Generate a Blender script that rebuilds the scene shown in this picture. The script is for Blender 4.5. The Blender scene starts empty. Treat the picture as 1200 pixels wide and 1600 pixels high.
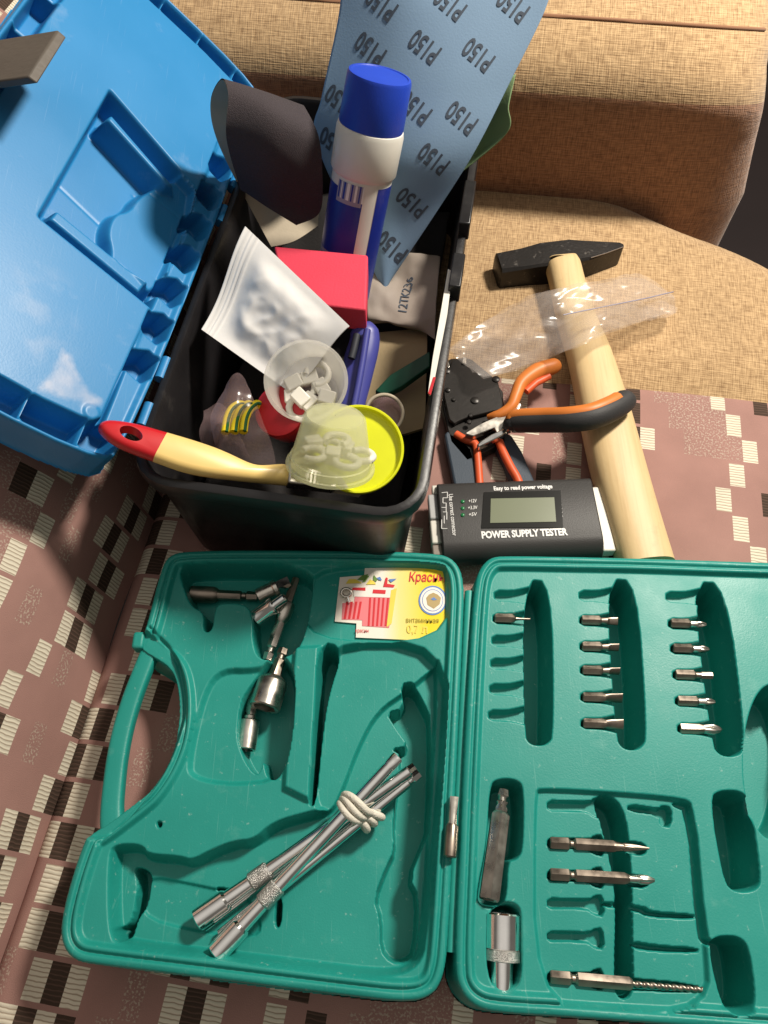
import bpy, bmesh, math, random
import numpy as np
from mathutils import Vector, Matrix, noise as mnoise

random.seed(7)
SC = bpy.context.scene
COL = SC.collection
R = math.radians

# ------------------------------------------------------------------ camera, light, exposure
PITCH, DIST = R(61.0), 0.62
CF = np.array([0, math.cos(PITCH), -math.sin(PITCH)])
CU = np.array([0, math.sin(PITCH), math.cos(PITCH)])
CP = -DIST * CF
cam = bpy.data.cameras.new('camera')
cam.sensor_fit = 'HORIZONTAL'; cam.sensor_width = 36; cam.lens = 36
cam.clip_start = 0.02; cam.clip_end = 50
camo = bpy.data.objects.new('camera', cam); COL.objects.link(camo)
camo.location = CP.tolist(); camo.rotation_euler = (R(90) - PITCH, 0, 0)
SC.camera = camo

world = bpy.data.worlds.new('World'); SC.world = world; world.use_nodes = True
bg = world.node_tree.nodes['Background']
# the room: a pale ceiling above, dimmer walls around
wn = world.node_tree; _g = wn.nodes.new('ShaderNodeNewGeometry'); _x = wn.nodes.new('ShaderNodeSeparateXYZ'); wn.links.new(_g.outputs['Incoming'], _x.inputs[0])
_m = wn.nodes.new('ShaderNodeMapRange'); _m.inputs['From Min'].default_value = -0.66; _m.inputs['From Max'].default_value = -0.96; wn.links.new(_x.outputs['Z'], _m.inputs['Value'])
_c = wn.nodes.new('ShaderNodeMix'); _c.data_type = 'RGBA'; _c.inputs['A'].default_value = (.125, .113, .098, 1); _c.inputs['B'].default_value = (.60, .56, .51, 1)
wn.links.new(_m.outputs['Result'], _c.inputs['Factor']); wn.links.new(_c.outputs['Result'], bg.inputs[0]); bg.inputs[1].default_value = 1.0

def lamp(name, loc, watts, radius, col):
    l = bpy.data.lights.new(name, 'POINT'); l.energy = watts; l.shadow_soft_size = radius; l.color = col
    o = bpy.data.objects.new(name, l); o.location = loc; COL.objects.link(o)
lamp('ceiling_lamp', (0.62, 0.445, 1.02), 90, 0.085, (1.0, 0.925, 0.81))

SC.view_settings.view_transform = 'Standard'; SC.view_settings.look = 'None'
SC.view_settings.exposure = 0.0; SC.view_settings.gamma = 1.0
SC.view_settings.use_curve_mapping = False
SC.cycles.max_bounces = 10; SC.cycles.transparent_max_bounces = 16

# ------------------------------------------------------------------ helpers: photograph pixel -> place in the room
def ray(u, v): return CF * 1200.0 + np.array([u - 600.0, 0, 0]) - CU * (v - 800.0)
def P(u, v, z=0.0):
    d = ray(u, v); return CP + d * ((z - CP[2]) / d[2])
def PP(u, v, o, n):
    d = ray(u, v); return CP + d * (np.dot(o - CP, n) / np.dot(d, n))
def unit(v): v = np.array(v, float); return v / np.linalg.norm(v)
Z = np.array([0, 0, 1.0])

BASE = {}
def link(o, parent=None):
    COL.objects.link(o)
    if parent is not None: o.parent = parent
    return o
def tag(o, label, cat, group=None, kind=None):
    if label: o['label'] = label
    if cat: o['category'] = cat
    if group: o['group'] = group
    if kind: o['kind'] = kind
    return o
def thing(name, label, cat, loc, group=None):
    o = bpy.data.objects.new(name, None); o.empty_display_size = 0.02
    o.location = [float(c) for c in loc]; link(o); BASE[o] = np.array(loc, float)
    return tag(o, label, cat, group)
def mk(name, verts, faces, mat, parent=None, loc=None, smooth=35, uvs=None, mats=None, midx=None):
    """one mesh object; verts are world coordinates"""
    b = BASE[parent] if parent is not None else np.array(loc if loc is not None else (0, 0, 0), float)
    V = np.asarray(verts, float).reshape(-1, 3) - b
    me = bpy.data.meshes.new(name)
    if isinstance(faces, np.ndarray): faces = faces.tolist()
    me.from_pydata(V.tolist(), [], faces)
    if mats:
        for m in mats: me.materials.append(m)
    else: me.materials.append(mat)
    if midx is not None: me.polygons.foreach_set('material_index', np.asarray(midx, np.int32))
    if uvs is not None:
        ul = me.uv_layers.new(name='UVMap')
        li = np.zeros(len(me.loops), np.int32); me.loops.foreach_get('vertex_index', li)
        ul.data.foreach_set('uv', np.asarray(uvs, np.float32)[li].ravel())
    me.validate()
    if smooth is not None:
        me.polygons.foreach_set('use_smooth', np.ones(len(me.polygons), bool))
        if smooth < 180: me.set_sharp_from_angle(angle=R(smooth))
    me.update()
    o = bpy.data.objects.new(name, me); link(o, parent)
    if parent is None: o.location = b.tolist()
    BASE[o] = b
    return o
def fixnormals(o):
    bm = bmesh.new(); bm.from_mesh(o.data); bmesh.ops.recalc_face_normals(bm, faces=bm.faces); bm.to_mesh(o.data); bm.free(); return o
def bevel(o, w, seg=2, ang=30):
    m = o.modifiers.new('b', 'BEVEL'); m.width = w; m.segments = seg; m.limit_method = 'ANGLE'; m.angle_limit = R(ang)
    return o
def solid(o, t, off=0):
    m = o.modifiers.new('s', 'SOLIDIFY'); m.thickness = t; m.offset = off; return o

# ---- curves and polygons
def chaikin(p, n=2, closed=True):
    p = np.asarray(p, float)
    for _ in range(n):
        q = np.roll(p, -1, 0) if closed else p[1:]
        a = p if closed else p[:-1]
        r = np.empty((len(a) * 2, p.shape[1])); r[0::2] = a * .75 + q * .25; r[1::2] = a * .25 + q * .75
        if not closed: r = np.vstack([p[:1], r, p[-1:]])
        p = r
    return p
def catmull(pts, n=8, closed=False):
    p = np.asarray(pts, float); out = []
    m = len(p)
    rng = range(m) if closed else range(m - 1)
    for i in rng:
        g = (lambda k: p[k % m]) if closed else (lambda k: p[min(max(k, 0), m - 1)])
        a, b, c, d = g(i - 1), g(i), g(i + 1), g(i + 2)
        for t in np.arange(n) / n:
            out.append(.5 * (2 * b + (c - a) * t + (2 * a - 5 * b + 4 * c - d) * t * t + (3 * b - a - 3 * c + d) * t ** 3))
    if not closed: out.append(p[-1])
    return np.array(out)
def sdf(poly, X, Y):
    d = np.full(X.shape, 1e9); s = np.ones(X.shape)
    n = len(poly)
    for i in range(n):
        ax, ay = poly[i]; bx, by = poly[i - 1]
        ex, ey = bx - ax, by - ay; wx, wy = X - ax, Y - ay
        L = ex * ex + ey * ey
        if L < 1e-16: continue
        t = np.clip((wx * ex + wy * ey) / L, 0, 1)
        d = np.minimum(d, (wx - ex * t) ** 2 + (wy - ey * t) ** 2)
        c1 = Y >= ay; c2 = Y < by; c3 = ex * wy > ey * wx
        s = np.where((c1 & c2 & c3) | (~c1 & ~c2 & ~c3), -s, s)
    return s * np.sqrt(d)
def dline(pts, X, Y):
    d = np.full(X.shape, 1e9)
    for i in range(len(pts) - 1):
        ax, ay = pts[i]; ex, ey = pts[i + 1][0] - ax, pts[i + 1][1] - ay
        t = np.clip(((X - ax) * ex + (Y - ay) * ey) / (ex * ex + ey * ey + 1e-16), 0, 1)
        d = np.minimum(d, np.hypot(X - ax - ex * t, Y - ay - ey * t))
    return d
def sstep(t): t = np.clip(t, 0, 1); return t * t * (3 - 2 * t)
def local(fn, H, X, Y, poly, margin):
    """apply fn on the window of the grid around poly"""
    p = np.asarray(poly); x0, y0 = p.min(0) - margin; x1, y1 = p.max(0) + margin
    ix = np.where((X[0] >= x0) & (X[0] <= x1))[0]; iy = np.where((Y[:, 0] >= y0) & (Y[:, 0] <= y1))[0]
    if not len(ix) or not len(iy): return
    sl = (slice(iy[0], iy[-1] + 1), slice(ix[0], ix[-1] + 1))
    H[sl] = fn(H[sl], X[sl], Y[sl])
def hfield(name, X, Y, H, O, ex, ey, ez, mat, parent=None, loc=None, keep=None, smooth=180, **kw):
    ny, nx = X.shape
    V = O + X[..., None] * ex + Y[..., None] * ey + H[..., None] * ez
    idx = np.arange(nx * ny).reshape(ny, nx)
    F = np.stack([idx[:-1, :-1], idx[:-1, 1:], idx[1:, 1:], idx[1:, :-1]], -1).reshape(-1, 4)
    midx = kw.pop('midx', None); X0 = kw.pop('uvx', X)
    if keep is not None:
        k = (keep[:-1, :-1] | keep[:-1, 1:] | keep[1:, 1:] | keep[1:, :-1]).ravel(); F = F[k]
        if midx is not None: midx = midx.ravel()[k]
        used = np.unique(F); remap = np.full(nx * ny, -1); remap[used] = np.arange(len(used)); F = remap[F]
        V = V.reshape(-1, 3)[used]; uv = np.stack([X0, Y], -1).reshape(-1, 2)[used]
    else:
        uv = np.stack([X0, Y], -1).reshape(-1, 2)
        if midx is not None: midx = midx.ravel()
    return mk(name, V.reshape(-1, 3), F, mat, parent, loc, smooth, uvs=uv, midx=midx, **kw)

# ---- solids
def frame(A, B, upv=Z):
    d = unit(np.array(B) - np.array(A)); s = np.cross(upv, d)
    if np.linalg.norm(s) < 1e-5: s = np.array([1.0, 0, 0])
    s = unit(s); return s, np.cross(d, s), d
def turned(name, A, B, st, mat, parent=None, loc=None, n=24, upv=Z, smooth=32, roll=0.0):
    """stations (t in mm from A towards B, radius in mm, kind) kind: o round, h hex, s square, f flat blade, x cross"""
    A = np.array(A, float); s, w, d = frame(A, B, upv)
    V, F = [], []
    for k, q in enumerate(st):
        t, r = q[0] / 1000, q[1] / 1000; kd = q[2] if len(q) > 2 else 'o'
        for i in range(n):
            a = 2 * math.pi * i / n; rr = r
            if kd == 'h': rr = r / math.cos(((a + math.pi / 6) % (math.pi / 3)) - math.pi / 6)
            elif kd == 's': rr = r / math.cos(((a + math.pi / 4) % (math.pi / 2)) - math.pi / 4)
            elif kd == 'x': rr = r * (0.62 + 0.38 * abs(math.cos(2 * a)))
            x, y = rr * math.cos(a), rr * math.sin(a)
            if kd == 'f': y *= 0.3
            x, y = x * math.cos(roll) - y * math.sin(roll), x * math.sin(roll) + y * math.cos(roll)
            V.append(A + d * t + s * x + w * y)
        if k:
            for i in range(n):
                a0, a1 = (k - 1) * n + i, (k - 1) * n + (i + 1) % n
                F.append((a0, a1, a1 + n, a0 + n))
    F.append(tuple(range(n))[::-1]); F.append(tuple((len(st) - 1) * n + i for i in range(n)))
    return mk(name, V, F, mat, parent, loc, smooth)
def tube(name, path, rad, mat, parent=None, loc=None, n=10, closed=False, flat=1.0, upv=Z, smooth=60, sq=1.0):
    p = np.asarray(path, float); m = len(p)
    rad = np.broadcast_to(np.asarray(rad, float), (m,))
    V, F = [], []
    for i in range(m):
        a = p[i - 1] if (i or closed) else p[0]; b = p[(i + 1) % m] if (i < m - 1 or closed) else p[-1]
        d = unit(b - a); s = np.cross(upv, d); s = unit(s) if np.linalg.norm(s) > 1e-6 else np.array([1., 0, 0]); w = np.cross(d, s)
        for k in range(n):
            t = 2 * math.pi * k / n; ct, sn = math.cos(t), math.sin(t); ct = math.copysign(abs(ct) ** sq, ct); sn = math.copysign(abs(sn) ** sq, sn); V.append(p[i] + rad[i] * (s * ct + w * sn * flat))
    for i in range(m if closed else m - 1):
        for k in range(n):
            j = (i + 1) % m; F.append((i * n + k, i * n + (k + 1) % n, j * n + (k + 1) % n, j * n + k))
    if not closed: F.append(tuple(range(n))[::-1]); F.append(tuple((m - 1) * n + k for k in range(n)))
    return mk(name, V, F, mat, parent, loc, smooth)
def loft(name, loops, mat, parent=None, loc=None, cap0=True, cap1=True, smooth=35, uvs=None):
    n = len(loops[0]); V = np.vstack(loops); F = []
    for k in range(len(loops) - 1):
        for i in range(n):
            a, b = k * n + i, k * n + (i + 1) % n; F.append((a, b, b + n, a + n))
    if cap0: F.append(tuple(range(n))[::-1])
    if cap1: F.append(tuple((len(loops) - 1) * n + i for i in range(n)))
    return fixnormals(mk(name, V, F, mat, parent, loc, smooth))
def slab(name, poly, up, t, mat, parent=None, loc=None, bev=0.0, smooth=35, seg=2):
    """poly: top outline (world, roughly planar), extruded by t against up"""
    p = np.asarray(poly, float); up = np.asarray(up, float)
    o = loft(name, [p - up * t, p], mat, parent, loc, smooth=smooth)
    if bev: bevel(o, bev, seg)
    return o
def box(name, c, ax, ay, az, sx, sy, sz, mat, parent=None, loc=None, bev=0.0, seg=2):
    c = np.array(c, float); V = [c + ax * (i * sx / 2) + ay * (j * sy / 2) + az * (k * sz / 2) for k in (-1, 1) for j in (-1, 1) for i in (-1, 1)]
    F = [(0, 2, 3, 1), (4, 5, 7, 6), (0, 1, 5, 4), (2, 6, 7, 3), (0, 4, 6, 2), (1, 3, 7, 5)]
    o = fixnormals(mk(name, V, F, mat, parent, loc, 35))
    if bev: bevel(o, bev, seg)
    return o
def rrect(c, ax, ay, sx, sy, r, n=6):
    out = []
    for qx, qy, a0 in ((1, 1, 0), (-1, 1, 90), (-1, -1, 180), (1, -1, 270)):
        for k in range(n + 1):
            a = R(a0 + 90 * k / n)
            out.append(c + ax * (qx * (sx / 2 - r) + r * math.cos(a)) + ay * (qy * (sy / 2 - r) + r * math.sin(a)))
    return np.array(out)
def cubic(G, n, m):
    """dense surface through a control grid (rows x cols x 3)"""
    G = np.asarray(G, float)
    A = np.array([catmull(G[i], m) for i in range(len(G))])
    return np.array([catmull(A[:, j], n) for j in range(A.shape[1])]).transpose(1, 0, 2)
def sheet(name, S, mat, parent=None, loc=None, th=None, smooth=180, flip=False, closed=False):
    n, m = S.shape[:2]; idx = np.arange(n * m).reshape(n, m)
    F = np.stack([idx[:-1, :-1], idx[:-1, 1:], idx[1:, 1:], idx[1:, :-1]], -1).reshape(-1, 4)
    if flip: F = F[:, ::-1]
    uu, vv = np.meshgrid(np.linspace(0, 1, m), np.linspace(0, 1, n))
    o = mk(name, S.reshape(-1, 3), F, mat, parent, loc, smooth, uvs=np.stack([uu, vv], -1).reshape(-1, 2))
    if th: solid(o, th)
    return o
def normals(S):
    du = np.gradient(S, axis=1); dv = np.gradient(S, axis=0); n = np.cross(du, dv)
    return n / (np.linalg.norm(n, axis=-1, keepdims=True) + 1e-12)
def wob(S, amp, freq, seed=0):
    N = normals(S)
    for i in range(S.shape[0]):
        for j in range(S.shape[1]):
            S[i, j] += N[i, j] * amp * mnoise.noise(Vector(S[i, j] * freq) + Vector((seed, seed * 2, 0)))
    return S
def lettering(name, s, size, O, ex, ey, mat, parent, bold=0.0, shear=0.0, align='CENTER', lift=0.0002, spacing=1.0, wmax=None, mapf=None):
    cu = bpy.data.curves.new('t', 'FONT'); cu.body = s; cu.size = size; cu.align_x = align; cu.align_y = 'CENTER'
    cu.offset = bold * size; cu.shear = shear; cu.space_character = spacing; cu.resolution_u = 3
    t = bpy.data.objects.new('t', cu); COL.objects.link(t)
    dg = bpy.context.evaluated_depsgraph_get(); me = bpy.data.meshes.new_from_object(t.evaluated_get(dg))
    V = np.array([v.co[:] for v in me.vertices]); F = [tuple(p.vertices) for p in me.polygons]
    bpy.data.objects.remove(t); bpy.data.curves.remove(cu); bpy.data.meshes.remove(me)
    if wmax: V[:, 0] *= wmax / (V[:, 0].max() - V[:, 0].min())
    ez = unit(np.cross(ex, ey))
    if mapf: W = np.array([mapf(v[0], v[1]) for v in V])
    else: W = O + V[:, :1] * ex + V[:, 1:2] * ey + ez * lift
    return mk(name, W, F, mat, parent, None, None)

# ------------------------------------------------------------------ materials
def mat(name, col, rough=0.5, metal=0.0, var=0.12, vscale=40, bump=0.0, bscale=300, spec=0.5, trans=0.0, alpha=1.0, rvar=0.0, ior=1.45, sss=0.0, coat=0.0):
    m = bpy.data.materials.new(name); m.use_nodes = True; nt = m.node_tree; b = nt.nodes['Principled BSDF']
    b.inputs['Roughness'].default_value = rough; b.inputs['Metallic'].default_value = metal
    b.inputs['Specular IOR Level'].default_value = spec; b.inputs['IOR'].default_value = ior
    b.inputs['Transmission Weight'].default_value = trans; b.inputs['Alpha'].default_value = alpha
    if coat: b.inputs['Coat Weight'].default_value = coat; b.inputs['Coat Roughness'].default_value = .25
    tc = nt.nodes.new('ShaderNodeTexCoord')
    nz = nt.nodes.new('ShaderNodeTexNoise'); nz.inputs['Scale'].default_value = vscale; nz.inputs['Detail'].default_value = 5
    nt.links.new(tc.outputs['Object'], nz.inputs['Vector'])
    mx = nt.nodes.new('ShaderNodeMix'); mx.data_type = 'RGBA'
    c = np.array(col)
    mx.inputs['A'].default_value = (*np.clip(c * (1 - var), 0, 1), 1); mx.inputs['B'].default_value = (*np.clip(c * (1 + var), 0, 1), 1)
    nt.links.new(nz.outputs['Fac'], mx.inputs['Factor']); nt.links.new(mx.outputs['Result'], b.inputs['Base Color'])
    if rvar:
        mr = nt.nodes.new('ShaderNodeMapRange'); mr.inputs['From Min'].default_value = .3; mr.inputs['From Max'].default_value = .7
        mr.inputs['To Min'].default_value = rough - rvar; mr.inputs['To Max'].default_value = rough + rvar
        nt.links.new(nz.outputs['Fac'], mr.inputs['Value']); nt.links.new(mr.outputs['Result'], b.inputs['Roughness'])
    if bump:
        n2 = nt.nodes.new('ShaderNodeTexNoise'); n2.inputs['Scale'].default_value = bscale; n2.inputs['Detail'].default_value = 4
        nt.links.new(tc.outputs['Object'], n2.inputs['Vector'])
        bp = nt.nodes.new('ShaderNodeBump'); bp.inputs['Strength'].default_value = bump; bp.inputs['Distance'].default_value = 0.001
        nt.links.new(n2.outputs['Fac'], bp.inputs['Height']); nt.links.new(bp.outputs['Normal'], b.inputs['Normal'])
    return m
def N(nt, t, **kw):
    n = nt.nodes.new(t)
    for k, v in kw.items():
        if k in n.inputs: n.inputs[k].default_value = v
        else: setattr(n, k, v)
    return n
def weave(name, c1, c2, scale, strength=0.6, slub=0.5):
    """coarse plain-weave upholstery: two thread directions with uneven slubs"""
    m = bpy.data.materials.new(name); m.use_nodes = True; nt = m.node_tree; b = nt.nodes['Principled BSDF']
    b.inputs['Roughness'].default_value = .95; b.inputs['Specular IOR Level'].default_value = .1
    b.inputs['Sheen Weight'].default_value = .25; b.inputs['Sheen Roughness'].default_value = .6
    uv = N(nt, 'ShaderNodeUVMap'); L = nt.links.new
    fac = None; hs = []
    for axis in (0, 1):
        mp = N(nt, 'ShaderNodeMapping'); L(uv.outputs['UV'], mp.inputs['Vector'])
        mp.inputs['Scale'].default_value = (scale, scale * .12, 1) if axis == 0 else (scale * .12, scale, 1)
        nz = N(nt, 'ShaderNodeTexNoise', Scale=1.0, Detail=3.0); L(mp.outputs['Vector'], nz.inputs['Vector'])
        wv = N(nt, 'ShaderNodeTexWave', bands_direction='X' if axis == 0 else 'Y'); L(uv.outputs['UV'], wv.inputs['Vector'])
        wv.inputs['Scale'].default_value = scale * .26; wv.inputs['Distortion'].default_value = 1.2; wv.inputs['Detail Scale'].default_value = 3
        a = N(nt, 'ShaderNodeMath', operation='MULTIPLY_ADD'); L(wv.outputs['Fac'], a.inputs[0]); a.inputs[1].default_value = .12; L(nz.outputs['Fac'], a.inputs[2])
        hs.append(a)
    ad = N(nt, 'ShaderNodeMath', operation='ADD'); L(hs[0].outputs[0], ad.inputs[0]); L(hs[1].outputs[0], ad.inputs[1])
    mr = N(nt, 'ShaderNodeMapRange'); L(ad.outputs[0], mr.inputs['Value'])
    mr.inputs['From Min'].default_value = .80; mr.inputs['From Max'].default_value = 1.42
    big = N(nt, 'ShaderNodeTexNoise', Scale=9.0, Detail=3.0); L(uv.outputs['UV'], big.inputs['Vector'])
    mx = N(nt, 'ShaderNodeMix', data_type='RGBA'); mx.inputs['A'].default_value = (*c1, 1); mx.inputs['B'].default_value = (*c2, 1); L(mr.outputs['Result'], mx.inputs['Factor'])
    m2 = N(nt, 'ShaderNodeMix', data_type='RGBA', blend_type='MULTIPLY'); m2.inputs['Factor'].default_value = .5
    L(mx.outputs['Result'], m2.inputs['A'])
    cr = N(nt, 'ShaderNodeMapRange'); L(big.outputs['Fac'], cr.inputs['Value']); cr.inputs['To Min'].default_value = .55; cr.inputs['To Max'].default_value = 1.45
    L(cr.outputs['Result'], m2.inputs['B']); L(m2.outputs['Result'], b.inputs['Base Color'])
    bp = N(nt, 'ShaderNodeBump', Strength=strength, Distance=.0012); L(ad.outputs[0], bp.inputs['Height']); L(bp.outputs['Normal'], b.inputs['Normal'])
    return m
def cover_mat(name, base, kind):
    """flat-woven seat cover: plain ground, ribbed cream or brown squares, stippled squares"""
    m = bpy.data.materials.new(name); m.use_nodes = True; nt = m.node_tree; b = nt.nodes['Principled BSDF']
    b.inputs['Roughness'].default_value = .85; b.inputs['Specular IOR Level'].default_value = .2
    uv = N(nt, 'ShaderNodeUVMap'); L = nt.links.new
    fine = N(nt, 'ShaderNodeTexNoise', Scale=1400.0, Detail=2.0); L(uv.outputs['UV'], fine.inputs['Vector'])
    big = N(nt, 'ShaderNodeTexNoise', Scale=25.0, Detail=4.0); L(uv.outputs['UV'], big.inputs['Vector'])
    mx = N(nt, 'ShaderNodeMix', data_type='RGBA'); c = np.array(base)
    mx.inputs['A'].default_value = (*(c * .8), 1); mx.inputs['B'].default_value = (*np.clip(c * 1.2, 0, 1), 1)
    L(big.outputs['Fac'], mx.inputs['Factor']); out = mx.outputs['Result']; h = fine.outputs['Fac']
    if kind in ('cream', 'dark'):
        wv = N(nt, 'ShaderNodeTexWave', bands_direction='Y', wave_profile='SIN'); L(uv.outputs['UV'], wv.inputs['Vector'])
        wv.inputs['Scale'].default_value = 120; wv.inputs['Distortion'].default_value = 2.2; wv.inputs['Detail'].default_value = 1; wv.inputs['Detail Scale'].default_value = 1.2
        mr = N(nt, 'ShaderNodeMapRange'); L(wv.outputs['Fac'], mr.inputs['Value']); mr.inputs['From Min'].default_value = .0; mr.inputs['From Max'].default_value = .35
        m2 = N(nt, 'ShaderNodeMix', data_type='RGBA')
        m2.inputs['A'].default_value = (.34, .27, .20, 1) if kind == 'cream' else (.10, .06, .045, 1); L(out, m2.inputs['B']); L(mr.outputs['Result'], m2.inputs['Factor'])
        out = m2.outputs['Result']; h = wv.outputs['Fac']
    if kind == 'stipple':
        nz = N(nt, 'ShaderNodeTexNoise', Scale=620.0, Detail=3.0); L(uv.outputs['UV'], nz.inputs['Vector'])
        mr = N(nt, 'ShaderNodeMapRange'); L(nz.outputs['Fac'], mr.inputs['Value']); mr.inputs['From Min'].default_value = .52; mr.inputs['From Max'].default_value = .60
        m2 = N(nt, 'ShaderNodeMix', data_type='RGBA'); m2.inputs['B'].default_value = (.42, .32, .26, 1); L(out, m2.inputs['A']); L(mr.outputs['Result'], m2.inputs['Factor'])
        out = m2.outputs['Result']
    L(out, b.inputs['Base Color'])
    bp = N(nt, 'ShaderNodeBump', Strength=.35, Distance=.0006); L(h, bp.inputs['Height']); L(bp.outputs['Normal'], b.inputs['Normal'])
    return m
def dusty(m, col, lo, hi, scale, amount=.6):
    """worn / dusty marks with a shape of their own over an existing material"""
    nt = m.node_tree; b = nt.nodes['Principled BSDF']; L = nt.links.new
    src = b.inputs['Base Color'].links[0].from_socket
    tc = N(nt, 'ShaderNodeTexCoord'); nz = N(nt, 'ShaderNodeTexNoise', Scale=scale, Detail=7.0, Roughness=.65); L(tc.outputs['Object'], nz.inputs['Vector'])
    mr = N(nt, 'ShaderNodeMapRange'); L(nz.outputs['Fac'], mr.inputs['Value']); mr.inputs['From Min'].default_value = lo; mr.inputs['From Max'].default_value = hi; mr.inputs['To Max'].default_value = amount
    mx = N(nt, 'ShaderNodeMix', data_type='RGBA'); L(src, mx.inputs['A']); mx.inputs['B'].default_value = (*col, 1); L(mr.outputs['Result'], mx.inputs['Factor'])
    L(mx.outputs['Result'], b.inputs['Base Color']); return m
def film(name, col, opacity, rough=.15, bump=0.0, gloss=.1):
    """thin clear plastic"""
    m = bpy.data.materials.new(name); m.use_nodes = True; nt = m.node_tree; nt.nodes.remove(nt.nodes['Principled BSDF'])
    L = nt.links.new; out = nt.nodes['Material Output']
    tr = N(nt, 'ShaderNodeBsdfTransparent'); di = N(nt, 'ShaderNodeBsdfTranslucent'); d2 = N(nt, 'ShaderNodeBsdfDiffuse'); gl = N(nt, 'ShaderNodeBsdfGlossy')
    di.inputs['Color'].default_value = d2.inputs['Color'].default_value = (*col, 1); gl.inputs['Roughness'].default_value = rough
    a = N(nt, 'ShaderNodeMixShader'); L(di.outputs[0], a.inputs[1]); L(d2.outputs[0], a.inputs[2])
    b = N(nt, 'ShaderNodeMixShader'); b.inputs[0].default_value = opacity; L(tr.outputs[0], b.inputs[1]); L(a.outputs[0], b.inputs[2])
    c = N(nt, 'ShaderNodeMixShader'); fr = N(nt, 'ShaderNodeLayerWeight', Blend=.3); mm = N(nt, 'ShaderNodeMath', operation='MULTIPLY_ADD'); L(fr.outputs['Facing'], mm.inputs[0]); mm.inputs[1].default_value = gloss; mm.inputs[2].default_value = .025; L(mm.outputs[0], c.inputs[0]); L(b.outputs[0], c.inputs[1]); L(gl.outputs[0], c.inputs[2])
    L(c.outputs[0], out.inputs['Surface']); return m

def scratches(m, col, amount=.3, sc=1.0):
    nt = m.node_tree; b = nt.nodes['Principled BSDF']; L = nt.links.new
    for k, (rz, s1) in enumerate(((20, 1.0), (-50, .8), (80, 1.3))):
        src = b.inputs['Base Color'].links[0].from_socket
        tc = N(nt, 'ShaderNodeTexCoord'); mp = N(nt, 'ShaderNodeMapping'); L(tc.outputs['Object'], mp.inputs['Vector']); mp.inputs['Rotation'].default_value = (0, 0, R(rz)); mp.inputs['Scale'].default_value = (900 * s1 * sc, 22 * sc, 60 * sc)
        nz = N(nt, 'ShaderNodeTexNoise', Scale=1.0, Detail=2.0); L(mp.outputs['Vector'], nz.inputs['Vector'])
        mr = N(nt, 'ShaderNodeMapRange'); L(nz.outputs['Fac'], mr.inputs['Value']); mr.inputs['From Min'].default_value = .70; mr.inputs['From Max'].default_value = .76; mr.inputs['To Max'].default_value = amount
        mx = N(nt, 'ShaderNodeMix', data_type='RGBA'); L(src, mx.inputs['A']); mx.inputs['B'].default_value = (*col, 1); L(mr.outputs['Result'], mx.inputs['Factor']); L(mx.outputs['Result'], b.inputs['Base Color'])
    return m
M = {}
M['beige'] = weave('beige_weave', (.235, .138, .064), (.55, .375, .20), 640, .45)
M['shade_piping'] = weave('shade_and_piping_weave', (.16, .072, .036), (.42, .215, .115), 640)  # darker, redder beige weave: painted shade for the armrest face; also colours the piping
M['ground'] = cover_mat('cover_ground', (.33, .185, .158), 'plain')
M['cream'] = cover_mat('cover_cream', (.66, .60, .48), 'cream')
M['brown'] = cover_mat('cover_brown', (.055, .035, .025), 'dark')
M['tan'] = cover_mat('cover_tan', (.30, .22, .15), 'cream')
M['stip'] = cover_mat('cover_stipple', (.31, .172, .147), 'stipple')
M['floor'] = mat('dark_floor', (.016, .010, .010), .5, vscale=6, var=.4)
M['teal'] = dusty(mat('teal_plastic', (.012, .265, .222), .44, var=.10, vscale=30, bump=.10, bscale=900, rvar=.06), (.16, .42, .36), .60, .80, 55, .35)
dusty(M['teal'], (.34, .52, .46), .64, .72, 240, .5); scratches(M['teal'], (.22, .50, .44), .2)
M['tealpin'] = mat('teal_hinge', (.02, .30, .25), .45)
M['blue'] = dusty(mat('blue_plastic', (.018, .205, .47), .42, var=.08, vscale=14, bump=.05, bscale=700, rvar=.06), (.42, .50, .66), .60, .80, 22, .30)
scratches(M['blue'], (.30, .45, .66), .12); M['black'] = dusty(mat('black_plastic', (.012, .011, .012), .36, var=.3, bump=.08, bscale=500, rvar=.08), (.10, .09, .08), .58, .85, 40, .4)
M['latch'] = mat('grey_latch', (.10, .085, .07), .5, bump=.3, bscale=200)
M['steel'] = mat('worn_steel', (.60, .56, .50), .3, 1.0, var=.2, vscale=120, rvar=.1)
M['dsteel'] = mat('bronzed_steel', (.30, .25, .205), .38, 1.0, var=.25, vscale=150, rvar=.1)
M['chrome'] = mat('chrome', (.92, .91, .89), .12, 1.0, var=.1, vscale=150, rvar=.05)
M['knurl'] = mat('knurled_chrome', (.62, .60, .57), .3, 1.0, bump=1.0, bscale=1500)
M['rubber'] = mat('white_elastic', (.72, .68, .58), .8, bump=.5, bscale=900)
M['wood'] = mat('pale_wood', (.64, .47, .245), .5, var=.10, vscale=25, bump=.1, bscale=200)
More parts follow.
